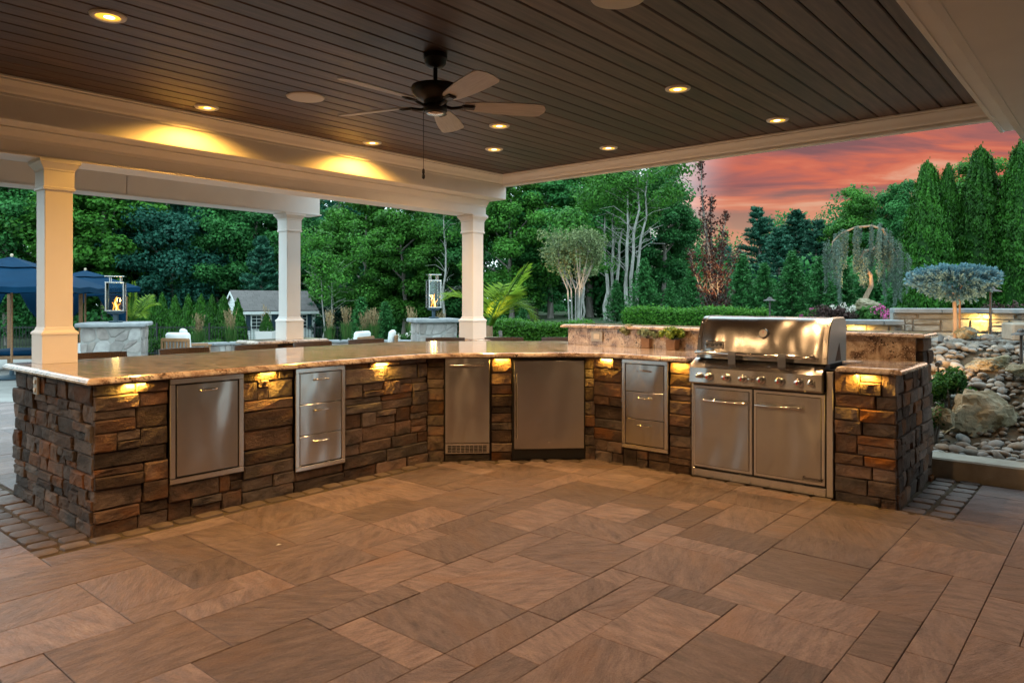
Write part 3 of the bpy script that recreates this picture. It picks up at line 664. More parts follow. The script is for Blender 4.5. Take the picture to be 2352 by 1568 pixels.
def lay_stones(parent, p0, phi, u0, u1, z0, z1, rr, meshes, rowh=(0.062, 0.135), wid=(0.18, 0.50), gap=0.0035, depth=0.05, split=0.45, out=0.0, name='stone', amp=0.03):
    z = z0
    while z < z1 - 1e-4:
        h = rr.uniform(*rowh)
        if z + h > z1 - rowh[0] * 0.6: h = z1 - z
        u = u0
        while u < u1 - 1e-4:
            w = rr.uniform(*wid)
            if u + w > u1 - wid[0] * 0.6: w = u1 - u
            cells = [(u, w, z, h)]
            if h > 0.1 and w > 0.16 and rr.random() < split:
                k = rr.uniform(0.36, 0.64)
                if rr.random() < 0.6: cells = [(u, w, z, h * k), (u, w, z + h * k, h * (1 - k))]
                else:
                    k2 = rr.uniform(0.38, 0.62); cells = [(u, w * k2, z, h), (u + w * k2, w * (1 - k2), z, h * k), (u + w * k2, w * (1 - k2), z + h * k, h * (1 - k))]
            for (a, ww, zz, hh) in cells:
                uc = a + ww / 2; pr = rr.uniform(-0.004, 0.02) + out
                px = p0[0] + math.cos(phi) * uc + math.sin(phi) * pr
                py = p0[1] + math.sin(phi) * uc - math.cos(phi) * pr
                o = link(name, rr.choice(meshes), parent, (px, py, zz + hh / 2), (0, rr.uniform(-.012, .012), phi), (max(ww - gap, .01) * 0.995, depth, max(hh - gap, .01)))
                if rr.random() < 0.5: o.rotation_euler = (0, math.pi + rr.uniform(-.012, .012), phi)
            u += w
        z += h

# ------------------------------------------------------------------ kitchen island
ZT, ZB = 0.915, 0.876
isl = thing('kitchen_island', 'U shaped stone bar island with speckled granite counter and raised backsplash', 'kitchen island', (0, 0, 0), -TH)
core = [(-5.99, 1.64), (-4.60, 1.64), (-4.60, 4.18), (-3.51, 5.27), (-1.215, 5.27), (-1.215, 6.36), (-4.75, 6.36), (-5.99, 5.15)]
mb = MB(); mb.prism(core, -0.05, ZB - 0.001); mb.build('core', M['mortar'], isl)
rs = random.Random(21)
HP = math.pi / 2
zs0 = -0.02
# left end face
lay_stones(isl, (-6.02, 1.615), 0.0, 0.0, 1.45, zs0, ZB - 0.004, rs, STN, rowh=(0.07, 0.145), wid=(0.12, 0.30), split=0.55)
# bar front: left of bin door, between, right of drawers, under the doors
lay_stones(isl, (-4.565, 1.60), HP, 0.0, 0.425, zs0, ZB - 0.004, rs, STN, wid=(0.2, 0.34))
lay_stones(isl, (-4.565, 1.60), HP, 0.425, 0.917, zs0, 0.212, rs, STN)
lay_stones(isl, (-4.565, 1.60), HP, 0.917, 1.31, zs0, ZB - 0.004, rs, STN, wid=(0.18, 0.38))
lay_stones(isl, (-4.565, 1.60), HP, 1.31, 1.745, zs0, 0.133, rs, STN)
lay_stones(isl, (-4.565, 1.60), HP, 1.745, 2.60, zs0, ZB - 0.004, rs, STN, rowh=(0.06, 0.125), wid=(0.14, 0.42))
# corner (45 degrees): jambs beside ice maker and refrigerator
D0 = (-4.56, 4.21)
lay_stones(isl, D0, HP / 2, 0.0, 0.145, zs0, ZB - 0.004, rs, STN, rowh=(0.07, 0.13), wid=(0.14, 0.16), split=0)
lay_stones(isl, D0, HP / 2, 0.145, 0.535, zs0, 0.052, rs, STN)
lay_stones(isl, D0, HP / 2, 0.545, 0.725, zs0, ZB - 0.004, rs, STN, rowh=(0.06, 0.12), wid=(0.18, 0.2), split=0)
lay_stones(isl, D0, HP / 2, 1.355, 1.445, zs0, ZB - 0.004, rs, STN, rowh=(0.07, 0.13), wid=(0.1, 0.12), split=0)
# grill side
lay_stones(isl, (-3.54, 5.235), 0.0, 0.0, 0.29, zs0, ZB - 0.004, rs, STN, rowh=(0.075, 0.12), wid=(0.13, 0.26), split=.3)
lay_stones(isl, (-3.54, 5.235), 0.0, 0.29, 0.725, zs0, 0.125, rs, STN)
lay_stones(isl, (-3.54, 5.235), 0.0, 0.725, 0.915, zs0, ZB - 0.004, rs, STN, rowh=(0.07, 0.13), wid=(0.18, 0.2), split=.25)
lay_stones(isl, (-1.553, 5.235), 0.0, 0.0, 0.385, zs0, ZB - 0.004, rs, STN, rowh=(0.06, 0.14), wid=(0.14, 0.30))
lay_stones(isl, (-1.185, 5.235), HP, 0.0, 1.12, zs0, ZB - 0.004, rs, STN, rowh=(0.07, 0.14), wid=(0.11, 0.26), split=.5)
lay_stones(isl, (-1.185, 6.0), HP, 0.0, 0.36, ZB, 1.078, rs, STN, rowh=(0.08, 0.12), wid=(0.12, 0.2))
# counter slabs: the edge is a small ogee
def arc3(a, b, c, n=7):
    a, b, c = Vector(a), Vector(b), Vector(c)
    return [tuple((a * (1 - t) ** 2 + b * 2 * t * (1 - t) + c * t * t)) for t in np.linspace(0, 1, n)]
front = [(-4.495, 1.545)] + arc3((-4.495, 3.85), (-4.495, 4.175), (-4.265, 4.405)) + arc3((-3.72, 4.95), (-3.50, 5.165), (-3.20, 5.165)) + [(-2.635, 5.165)]
back = [(-2.635, 5.70), (-1.535, 5.70), (-1.535, 5.165), (-1.125, 5.165), (-1.125, 5.975), (-4.36, 5.975), (-4.42, 6.36), (-4.80, 6.42), (-6.06, 5.24), (-6.09, 1.545)]
def inset(poly, d):
    n = len(poly); out = []
    area = sum(poly[i][0] * poly[(i + 1) % n][1] - poly[(i + 1) % n][0] * poly[i][1] for i in range(n))
    sg = 1 if area > 0 else -1
    for i in range(n):
        p0, p1, p2 = Vector(poly[i - 1]), Vector(poly[i]), Vector(poly[(i + 1) % n])
        d1 = (p1 - p0).normalized(); d2 = (p2 - p1).normalized()
        n1 = Vector((-d1.y, d1.x)) * sg; n2 = Vector((-d2.y, d2.x)) * sg
        b = (n1 + n2); b = b / max(b.length_squared / 2, 0.35)
        out.append(tuple(p1 + b * d))
    return out
def slab_rings(poly, zt, zb):
    h = zt - zb; rings = []
    for ins, fz in ((0.02, 0), (0.006, 0.0), (0.0, 0.14), (0.0, 0.42), (0.006, 0.5), (0.006, 0.60), (0.011, 0.78), (0.021, 0.94), (0.03, 1.0)):
        rings.append([(x, y, zb + h * fz) for x, y in inset(poly, ins)])
    return rings
mb = MB(); mb.loft(slab_rings(front + back, ZT, ZB)); mb.build('countertop', M['granite'], isl)
# raised backsplash with cap
mb = MB(); mb.cbox((-4.37, 5.977, ZT - 0.01), (-1.21, 6.01, 1.084), 0.002); bs = mb.build('backsplash', M['granite'], isl)
mb = MB(); mb.box((-4.36, 6.012, ZT - 0.04), (-1.22, 6.34, 1.082)); mb.build('core', M['mortar'], bs)
capp = [(-4.44, 5.935), (-1.14, 5.935), (-1.14, 6.38), (-4.44, 6.38)]
mb = MB(); mb.loft(slab_rings(capp, 1.118, 1.085)); mb.build('cap', M['granite'], bs)
lay_stones(isl, (-4.37, 6.355), math.pi, -3.16, 0.0, zs0, 1.078, rs, STN)
# outlets in the backsplash and on the left end
def outlet(parent, c, phi, w=0.075, h=0.115):
    mb = MB(); mb.cbox((-w / 2, -0.016, -h / 2), (w / 2, 0.002, h / 2), 0.004); o = mb.build('outlet', M['outlet'], parent, c, (0, 0, phi))
    return o
for xx in (-4.01, -2.83):
    o = outlet(bs, (xx, 5.976, 1.005), 0, 0.135, 0.10)
    mb = MB(); mb.cbox((-0.034, -0.020, -0.026), (0.034, -0.0165, 0.026), 0.002); mb.build('cover', M['offwhite'], o)
o = outlet(isl, (-5.47, 1.585, 0.80), 0)
for dz in (-0.027, 0.027):
    mb = MB(); mb.lathe([(0.017, -0.0165), (0.017, -0.022), (0.013, -0.024)], (0, 0, dz), 12, axis='y'); mb.build('socket', M['offwhite'], o)
# stone pedestals under the two outer columns
def pedestal(x, y, wx, wy, label):
    t = thing('column_pedestal', label, 'pedestal', PW(x, y), -TH)
    zg = float(ground_z(t.location.x, t.location.y))
    mb = MB(); mb.box((-wx / 2 + 0.06, -wy / 2 + 0.06, zg - 0.1), (wx / 2 - 0.06, wy / 2 - 0.06, ZB - 0.001)); mb.build('core', M['mortar'], t)
    mb = MB(); mb.loft(slab_rings([(-wx / 2 - .04, -wy / 2 - .04), (wx / 2 + .04, -wy / 2 - .04), (wx / 2 + .04, wy / 2 + .04), (-wx / 2 - .04, wy / 2 + .04)], ZT - 0.001, ZB)); mb.build('cap', M['granite'], t)
    for phi, p, L_ in ((0, (-wx / 2, -wy / 2 + .03), wx), (HP, (wx / 2 - .03, -wy / 2), wy), (math.pi, (wx / 2, wy / 2 - .03), wx), (-HP, (-wx / 2 + .03, wy / 2), wy)):
        lay_stones(t, p, phi, 0, L_, max(zg, -0.02), ZB - 0.004, rs, STN)
pedestal(-7.43, 4.62, 0.40, 0.84, 'stone pedestal with granite cap under the middle white column')
pedestal(-5.87, 6.34, 0.34, 0.62, 'stone pedestal with granite cap under the right white column')
# ------------------------------------------------------------------ lamps in the ceiling
def spot(name, loc, energy, size=120, blend=0.6, radius=0.05, parent=None, color=WARM, target=None):
    d = bpy.data.lights.new(name, 'SPOT'); d.energy = energy; d.color = color; d.spot_size = math.radians(size); d.spot_blend = blend; d.shadow_soft_size = radius
    o = bpy.data.objects.new(name, d); COL.objects.link(o); o.location = loc
    if target is not None: o.rotation_euler = (Vector(target) - Vector(loc)).to_track_quat('-Z', 'Y').to_euler()
    if parent is not None: o.parent = parent
    return o
mbr = MB(); mbr.lathe([(0.058, -0.001), (0.060, -0.010), (0.072, -0.013), (0.083, -0.008), (0.086, 0.0)], n=40, cap=False); ring_me = mbr.mesh('trim_ring', M['white'], smooth=60)
mbr = MB(); mbr.lathe([(0.0595, -0.0035), (0.040, -0.0025), (0.0, -0.0025)], n=32, cap=False); refl_me = mbr.mesh('reflector', M['lamp_gold'])
mbr = MB(); mbr.lathe([(0.026, -0.0045), (0.0, -0.0050)], n=24, cap=False); lens_me = mbr.mesh('lens', M['lamp_hot'])
DL = 23.0
def downlight(p, label, energy=DL, color=WARM):
    t = thing('recessed_light', label, 'ceiling light', (p.x, p.y, ZC - 0.001), 0, 'recessed lights in the board ceiling')
    link('trim_ring', ring_me, t); link('reflector', refl_me, t); link('lens', lens_me, t, (0, 0.012, 0))
    spot('downlight_lamp', (0, 0, -0.02), energy, 156, 0.42, 0.045, t, color)
lt = [(248, 36, 'big glowing recessed light nearest the viewer at upper left'), (475, 246, 'recessed light near the left fascia above its larger glow patch'),
      (855, 327, 'recessed light left of the pull chain near the fascia'), (1147, 288, 'recessed light just below the right fan blade, upper of two'),
      (1135, 342, 'recessed light below the fan, lower of the close pair'), (1398, 339, 'recessed light by the ceiling edge above the crape myrtle'),
      (1557, 203, 'recessed light right of the fan in the open ceiling'), (1786, 275, 'recessed light farthest right near the ceiling edge')]
for i, (u, v, lab) in enumerate(lt): downlight(onz(u, v, ZC), lab, DL * (0.8 if i in (1, 2) else 1), GOLD if i in (1, 2) else WARM)
for (x, y) in ((-4.9, -0.9), (-3.2, 1.0), (-1.6, 1.6), (-3.2, -1.2)):   # the same rows go on behind the viewer
    q = PW(x, y); downlight(Vector((q.x, q.y, ZC)), 'recessed light in the ceiling rows behind the viewer', DL * 1.45)
mbr = MB(); mbr.lathe([(0.0, -0.008), (0.118, -0.008), (0.128, -0.006), (0.132, 0.0)], n=48, cap=False); spk_me = mbr.mesh('ceiling_speaker', M['offwhite'], smooth=60)
for u, v, lab in ((702, 223, 'round white ceiling speaker between the lights and the fan'), (1420, -6, 'round white ceiling speaker cut by the top edge')):
    p = onz(u, v, ZC); o = link('ceiling_speaker', spk_me, None, (p.x, p.y, ZC - 0.001)); tag(o, lab, 'speaker')

# ------------------------------------------------------------------ ceiling fan
pf = onz(1000, 125, ZC)
fan = thing('ceiling_fan', 'dark bronze ceiling fan with five grey wood blades and pull chain', 'ceiling fan', (pf.x, pf.y, ZC - 0.001))
mb = MB(); mb.lathe([(0.07, 0), (0.07, -0.028), (0.064, -0.034), (0.062, -0.055), (0.045, -0.075), (0.022, -0.082)], n=32); mb.build('canopy', M['bronze'], fan, smooth=40)
mb = MB(); mb.lathe([(0.0125, -0.08), (0.0125, -0.16), (0.03, -0.175), (0.034, -0.195)], n=20); mb.build('downrod', M['bronze'], fan, smooth=40)
mb = MB(); mb.lathe([(0.03, -0.165), (0.09, -0.178), (0.138, -0.19), (0.142, -0.205), (0.132, -0.232), (0.10, -0.258), (0.070, -0.272), (0.066, -0.30)], n=40); mb.build('motor_housing', M['bronze'], fan, smooth=40)
mb = MB(); mb.lathe([(0.066, -0.298), (0.068, -0.303), (0.068, -0.332), (0.064, -0.34), (0.045, -0.347), (0.0, -0.35)], n=36, cap=False); mb.build('switch_cup', M['bronze'], fan, smooth=40)
mb = MB(); mb.lathe([(0.05, -0.3475), (0.045, -0.352), (0.0, -0.354)], n=30, cap=False); mb.build('bottom_cap', M['steel_trim'], fan, smooth=40)
def blade_meshes():
    b = MB(); top = []; n = 22; L0, L1 = 0.17, 0.665
    pts = []
    for i in range(n + 1):
        f = i / n; x = L0 + (L1 - L0) * f
        w = 0.046 + 0.030 * math.sin(min(f * 1.35, 1) * math.pi / 2)
        if f > 0.86: w *= math.sqrt(max(0, 1 - ((f - 0.86) / 0.14) ** 2.6)) * 0.75 + 0.25
        if f < 0.06: w *= 0.75 + 0.25 * f / 0.06
        pts.append((x, w))
    rings = []
    for x, w in pts: rings.append([(x, -w, 0.003), (x, w, 0.003), (x, w, -0.003), (x, -w, -0.003)])
    b.loft(rings)
    a = MB(); a.tube([(0.055, 0, -0.012), (0.09, 0, -0.022), (0.13, 0, -0.016), (0.16, 0, -0.008)], [0.011, 0.010, 0.010, 0.008], 8)
    a.cbox((0.155, -0.026, -0.0125), (0.235, 0.026, -0.0035), 0.004); a.cbox((0.165, -0.017, -0.017), (0.225, 0.017, -0.012), 0.004)
    return b.mesh('blade', [M['blade']]), a.mesh('blade_arm', M['bronze'], smooth=40)
bl, ar = blade_meshes()
for k in range(5):
    an = math.radians(13 + 72 * k)
    o = link('blade', bl, fan, (0, 0, -0.292), (math.radians(-13), 0, an)); o.rotation_mode = 'XYZ'
    o.rotation_euler = (Matrix.Rotation(an, 3, 'Z') @ Matrix.Rotation(math.radians(-13), 3, 'X')).to_euler()
    link('blade_arm', ar, o)
mb = MB(); mb.tube([(-0.06, -0.03, -0.33), (-0.066, -0.033, -0.36), (-0.066, -0.033, -0.685)], 0.0017, 5); ch = mb.build('pull_chain', M['bronze'], fan)
mb = MB(); mb.lathe([(0.004, -0.675), (0.008, -0.682), (0.008, -0.700), (0.005, -0.705), (0.009, -0.712), (0.009, -0.728), (0.004, -0.735)], (-0.066, -0.033, 0), 12); mb.build('pull_knob', M['bronze'], ch, smooth=40)

# ------------------------------------------------------------------ under-counter lights
def clight(x, y, phi, label, e=2.6):
    q = PW(x + math.sin(phi) * 0.028, y - math.cos(phi) * 0.028)
    t = thing('counter_light', label, 'light', (q.x, q.y, ZB - 0.001), phi - TH, 'lights under the counter edge')
    mb = MB(); mb.cbox((-0.065, -0.012, -0.012), (0.065, 0.012, 0), 0.003); mb.build('housing', M['bronze'], t)
    mb = MB(); mb.box((-0.055, -0.008, -0.0135), (0.055, 0.008, -0.0122)); mb.build('lens', M['strip_lamp'], t)
    d = bpy.data.lights.new('counter_lamp', 'AREA'); d.shape = 'RECTANGLE'; d.size = 0.11; d.size_y = 0.016; d.energy = e * 0.45; d.color = (1.0, 0.52, 0.07)
    o = bpy.data.objects.new('counter_lamp', d); COL.objects.link(o); o.parent = t; o.location = (0, -0.004, -0.016); o.rotation_euler = (math.radians(18), 0, 0)
clight(-4.565, 1.826, HP, 'yellow counter light left of the single steel bin door')
clight(-4.565, 2.70, HP, 'yellow counter light between the bin door and the left steel drawers')
clight(-4.565, 3.70, HP, 'yellow counter light between the left drawers and the ice maker')
clight(-4.56 + .635 * .7071, 4.21 + .635 * .7071, HP / 2, 'small yellow counter light between the ice maker and the refrigerator', 1.6)
clight(-3.40, 5.235, 0, 'yellow counter light between the refrigerator and the right drawers', 2.2)
clight(-2.72, 5.235, 0, 'small yellow counter light between the right drawers and the grill', 1.6)
clight(-1.36, 5.235, 0, 'bright yellow counter light right of the grill', 3.2)

# ------------------------------------------------------------------ built-in steel fronts
def handle_bar(parent, x0, x1, z, y=-0.045, r=0.006, mat=None):
    mb = MB(); n = 9; pts = []
    pts = [(x0, -0.01, z - 0.004), (x0 + 0.004, y * 0.75, z), (x0 + 0.018, y, z + 0.001)] + [(x0 + 0.018 + (x1 - x0 - 0.036) * f, y - 0.004 * math.sin(math.pi * f), z + 0.003 * math.sin(math.pi * f)) for f in (0.25, .5, .75)] + [(x1 - 0.018, y, z + 0.001), (x1 - 0.004, y * 0.75, z), (x1, -0.01, z - 0.004)]
    mb.tube(pts, [r * 1.25, r, r * .9, r, r * 1.1, r, r * .9, r, r * 1.25], 10)
    for x in (x0, x1): mb.lathe([(r * 2.0, -0.0105), (r * 2.0, -0.014), (r * 1.3, -0.018)], (x, 0, z - 0.004), 14, axis='y')
    return mb.build('handle', mat or M['chrome'], parent, smooth=50)
def frame_mb(w, z0, z1, t=0.032, d=0.02):
    mb = MB()
    mb.cbox((0, -d, z0), (w, 0, z0 + t), 0.004); mb.cbox((0, -d, z1 - t), (w, 0, z1), 0.004)
    mb.cbox((0, -d + 0.0005, z0 + t), (t, 0, z1 - t), 0.004); mb.cbox((w - t, -d + 0.0005, z0 + t), (w, 0, z1 - t), 0.004)
    mb.box((0.01, 0, z0 + 0.01), (w - 0.01, 0.03, z1 - 0.01)); return mb
def steel_thing(name, label, cat, p, phi, group=None):
    q = PW(p[0] + math.sin(phi) * 0.022, p[1] - math.cos(phi) * 0.022)
    return thing(name, label, cat, (q.x, q.y, 0), phi - TH, group)
# bin door
t = steel_thing('bin_door', 'single tall steel bin door with small handle in the bar front', 'cabinet door', (-4.565, 2.025), HP)
frame_mb(0.492, 0.215, 0.873, 0.036).build('frame', M['steel_trim'], t)
mb = MB(); mb.box((0.037, -0.004, 0.252), (0.455, 0, 0.836)); mb.build('gap', M['dark'], t)
mb = MB(); mb.cbox((0.043, -0.018, 0.258), (0.449, -0.003, 0.830), 0.003); dr = mb.build('door_panel', M['steel'], t)
handle_bar(dr, 0.19, 0.30, 0.787)
def drawers(label, p, phi):
    t = steel_thing('drawer_cabinet', label, 'drawers', p, phi, 'triple steel drawer units')
    w, z0, z1, tt = 0.430, 0.135, 0.873, 0.034
    frame_mb(w, z0, z1, tt).build('frame', M['steel_trim'], t)
    mb = MB(); mb.box((tt, -0.004, z0 + tt), (w - tt, 0, z1 - tt)); mb.build('gap', M['dark'], t)
    zz = [z0 + tt + 0.004, z0 + tt + 0.004 + 0.213, z0 + tt + 0.004 + 0.437, z1 - tt - 0.004]
    for a, b in zip(zz[:-1], zz[1:]):
        mb = MB(); mb.cbox((tt + 0.004, -0.017, a + 0.002), (w - tt - 0.004, -0.003, b - 0.002), 0.003); d = mb.build('drawer', M['steel'], t)
        handle_bar(d, 0.155, 0.275, b - 0.05)
drawers('triple steel drawers in the bar front left of the ice maker', (-4.565, 2.911), HP)
drawers('triple steel drawers between the refrigerator and the grill', (-3.245, 5.235), 0.0)
def diagp(d): return (D0[0] + d * .7071, D0[1] + d * .7071)
# ice maker
t = steel_thing('ice_maker', 'narrow steel ice maker with bar handle and vent grille', 'ice maker', diagp(0.152), HP / 2)
w = 0.378
mb = MB(); mb.box((-0.006, -0.002, 0.055), (w + 0.006, 0.03, 0.874)); mb.build('body', M['dark'], t)
mb = MB(); mb.cbox((0, -0.022, 0.150), (w, -0.003, 0.872), 0.003); dr = mb.build('door', M['steel'], t)
mb = MB(); mb.tube([(0.045, -0.055, 0.813), (w - 0.045, -0.055, 0.813)], 0.007, 12)
for x in (0.075, w - 0.075): mb.tube([(x, -0.02, 0.813), (x, -0.055, 0.813)], 0.005, 8)
mb.build('handle', M['chrome'], dr, smooth=50)
mb = MB(); mb.cbox((0, -0.014, 0.058), (w, -0.003, 0.146), 0.003); gr = mb.build('grille', M['steel_trim'], t)
for r_ in range(5):
    for c_ in range(9):
        mb = MB() if (r_ == 0 and c_ == 0) else mb
        x = 0.022 + c_ * 0.0372; z = 0.070 + r_ * 0.0125
        mb.box((x, -0.0155, z), (x + 0.033, -0.0142, z + 0.0085))
mb.build('vent_slot', M['dark'], gr)
# refrigerator
t = steel_thing('refrigerator', 'wide steel under-counter refrigerator with long vertical handle', 'refrigerator', diagp(0.737), HP / 2)
w = 0.606
mb = MB(); mb.box((-0.012, 0.0, 0.0), (w + 0.012, 0.04, 0.875)); mb.build('body', M['black'], t)
mb = MB(); mb.cbox((0, -0.035, 0.092), (w, -0.006, 0.846), 0.004); dr = mb.build('door', M['steel'], t)
mb = MB(); mb.tube([(0.025, -0.085, 0.185), (0.025, -0.085, 0.74)], 0.0075, 12)
for z in (0.215, 0.71): mb.tube([(0.025, -0.034, z), (0.025, -0.085, z)], 0.0055, 8)
mb.build('handle', M['steel_trim'], dr, smooth=50)
mb = MB(); mb.lathe([(0.010, -0.0345), (0.010, -0.040), (0.006, -0.041), (0.0055, -0.0385), (0.0, -0.0385)], (0.30, 0, 0.152), 16, axis='y', cap=False); mb.build('lock', M['chrome'], dr)
mb = MB(); mb.box((0, -0.008, 0.002), (w, -0.001, 0.086)); mb.build('kick_plate', M['black'], t)

# ------------------------------------------------------------------ grill
q = PW(-2.618, 5.215)
g = thing('gas_grill', 'large built in stainless steel gas grill with hood and double doors', 'grill', (q.x, q.y, 0), -TH)
GW = 1.057
mb = MB(); mb.cbox((0.0, -0.004, 0.0), (0.018, 0.05, 0.87), 0.003); mb.cbox((GW - 0.045, -0.004, 0.0), (GW - 0.0, 0.05, 0.87), 0.003); mb.build('side_trim', M['steel_trim'], g)
mb = MB(); mb.cbox((0.018, -0.012, 0.0), (GW - 0.045, 0.03, 0.062), 0.004); mb.build('kick_plate', M['steel_trim'], g)
mb = MB(); mb.box((0.02, 0.0, 0.06), (GW - 0.046, 0.045, 0.72)); mb.build('cabinet', M['dark'], g)
def gdoor(x0, x1, hx0, hx1):
    z0, z1 = 0.076, 0.708
    mb = MB(); mb.cbox((x0, -0.020, z0), (x1, -0.002, z1), 0.004); d = mb.build('door', M['steel_trim'], g)
    mb = MB(); mb.cbox((x0 + 0.022, -0.030, z0 + 0.022), (x1 - 0.022, -0.0195, z1 - 0.022), 0.008); mb.build('panel', M['steel'], d)
    mb = MB(); y = -0.066; z = 0.600
    mb.tube([(hx0, y, z), (hx0 + .006, y, z), (hx1 - .006, y, z), (hx1, y, z)], [0.009, 0.0115, 0.0115, 0.009], 14)
    for x in (hx0 + 0.02, hx1 - 0.02): mb.tube([(x, -0.028, z), (x, y, z)], 0.008, 10)
    mb.build('handle', M['chrome'], d, smooth=50); return d
d1 = gdoor(0.022, 0.494, 0.13, 0.462)
d2 = gdoor(0.503, 1.008, 0.532, 0.862)
def text_mesh(body, size, mat, ext=0.0006, shear=0.0, bold=0.0):
    c = bpy.data.curves.new('lettering', 'FONT'); c.body = body; c.size = size; c.extrude = ext; c.shear = shear; c.offset = bold; c.align_x = 'CENTER'; c.align_y = 'CENTER'
    o = bpy.data.objects.new('lettering_source', c); COL.objects.link(o)
    dg = bpy.context.evaluated_depsgraph_get(); dg.update()
    me = bpy.data.meshes.new_from_object(o.evaluated_get(dg)); bpy.data.objects.remove(o)
    me.materials.clear(); me.materials.append(mat); return me
me = text_mesh('Summit', 0.034, M['black'], shear=0.25, bold=0.0006)
link('lettering', me, d2, (0.925, -0.0312, 0.118), (math.radians(90), 0, 0), (1.35, 1, 1))
# control panel: face leans back, deep top shelf with vents
pr = [(0.0, 0.722), (-0.058, 0.722), (-0.070, 0.735), (-0.064, 0.845), (-0.045, 0.868), (0.02, 0.905), (0.05, 0.915), (0.12, 0.915), (0.12, 0.722)]
mb = MB(); mb.loft([[(x, y, z) for y, z in pr] for x in (0.016, 0.022, GW - 0.062, GW - 0.056)]); cp = mb.build('control_panel', M['steel'], g, smooth=30)
mb = MB()
for k in range(2):
    for i in range(9):
        for sx in (0.05, 0.70):
            x = sx + i * 0.033; yy = -0.005 + k * 0.016; zz = 0.8685 + (yy + 0.045) * 0.569 + 0.0012
            mb.add([(x, yy, zz), (x + 0.024, yy, zz), (x + 0.024, yy + 0.004, zz + 0.0024), (x, yy + 0.004, zz + 0.0024)], [(0, 1, 2, 3)])
mb.build('vent_slot', M['dark'], cp)
def kx(xi): return 1458 + 0.312 * xi
def knob(u, r, red):
    k_ = (u - CX) / F
    s_front = 5.215 - 0.07; Y = s_front / (ST * k_ + CT); tt = Y * (CT * k_ - ST); x = tt + 2.618
    z = 0.787
    mb = MB(); mb.lathe([(r * 1.25, -0.066), (r * 1.25, -0.074), (r * 1.0, -0.078)], (0, 0, 0), 24, axis='y'); mb.lathe([(r * 0.92, -0.076), (r * 0.98, -0.10), (r * 0.86, -0.112), (r * 0.5, -0.116), (0, -0.117)], (0, 0, 0), 24, axis='y', cap=False)
    o = mb.build('knob', M['chrome'], cp, (x, 0.0, z), smooth=40)
    if red:
        mb = MB(); mb.add([(-0.004, -0.1195, -0.012), (0.006, -0.1195, -0.012), (0.006, -0.1195, 0.004), (0.001, -0.1195, 0.013), (-0.004, -0.1195, 0.004)], [(0, 1, 2, 3, 4)]); 
        mb.box((-0.0045, -0.1195, -0.012), (0.0045, -0.117, 0.006)); mb.build('pointer', M['red'], o)
for xi, r, rd in ((475, .017, 0), (548, .0245, 1), (675, .0245, 1), (797, .0245, 1), (860, .016, 0), (932, .0245, 1), (1068, .0245, 1), (1208, .0245, 1), (1300, .018, 0)): knob(kx(xi), r, rd)
mb = MB(); mb.lathe([(0.011, -0.004), (0.011, -0.02), (0.008, -0.024), (0, -0.024)], (0.065, 0.02, 0.897), 14, axis='y', cap=False); mb.build('igniter_button', M['black'], cp)
# hood
hp = [(0.000, 0.918), (0.004, 0.965), (0.022, 1.06), (0.052, 1.145), (0.090, 1.200), (0.120, 1.222), (0.155, 1.232), (0.26, 1.236), (0.38, 1.236), (0.42, 1.215), (0.43, 1.15), (0.43, 0.918)]
hx0, hx1 = 0.045, GW - 0.042
mb = MB(); mb.loft([[(x, y, z) for y, z in hp] for x in (hx0 + 0.03, hx1 - 0.03)], cap=True); hood = mb.build('hood', M['steel'], g, smooth=24)
def grow(p, d):
    cy, cz = 0.2, 0.9
    return [(y - d if y < 0.2 else y + d, z + (d if z > 0.95 else 0)) for y, z in p]
for a, b in ((hx0, hx0 + 0.031), (hx1 - 0.031, hx1)):
    mb = MB(); mb.loft([[(x, y, z) for y, z in grow(hp, 0.004)] for x in (a, b)]); ec = mb.build('end_cap', M['steel_trim'], hood, smooth=24)
    mb = MB()
    for z, y in ((0.955, -0.002), (1.08, 0.024), (1.185, 0.072)): mb.lathe([(0.005, -0.004), (0.004, -0.007), (0, -0.008)], ((a + b) / 2, y, z), 10, axis='y', cap=False)
    mb.build('rivet', M['chrome'], hood)
mb = MB(); mb.loft([[(x, y, z) for y, z in [(yy, zz) for yy, zz in grow(hp, -0.003)]] for x in (hx1 + 0.0005, hx1 + 0.006)]); mb.build('side_plate', M['hood_side'], hood)
mb = MB(); mb.add([(hx1 + 0.0075, 0.16, 0.93), (hx1 + 0.0075, 0.30, 0.93), (hx1 + 0.0075, 0.26, 1.06)], [(0, 1, 2)]); mb.build('side_gusset', M['black'], hood)
mb = MB(); y, z = -0.052, 0.962
mb.tube([(hx0 + 0.012, y, z), (hx0 + 0.02, y, z), (hx1 - 0.075, y, z), (hx1 - 0.067, y, z)], [0.010, 0.0135, 0.0135, 0.010], 14)
for x in (hx0 + 0.04, hx1 - 0.095): mb.tube([(x, 0.004, z + 0.004), (x, y, z)], [0.014, 0.010], 10)
mb.build('handle', M['chrome'], hood, smooth=50)
for x in (0.33, 0.70):
    mb = MB(); mb.loft([[(x + dx, yy, zz) for yy, zz in ((-0.036, 0.977), (-0.068, 0.980), (-0.072, 0.955), (-0.070, 0.885), (-0.060, 0.868), (-0.056, 0.872), (-0.0655, 0.888), (-0.0675, 0.955), (-0.064, 0.974), (-0.036, 0.972))] for dx in (0, 0.055)])
    mb.build('tool_hook', M['grey_hook'], hood)
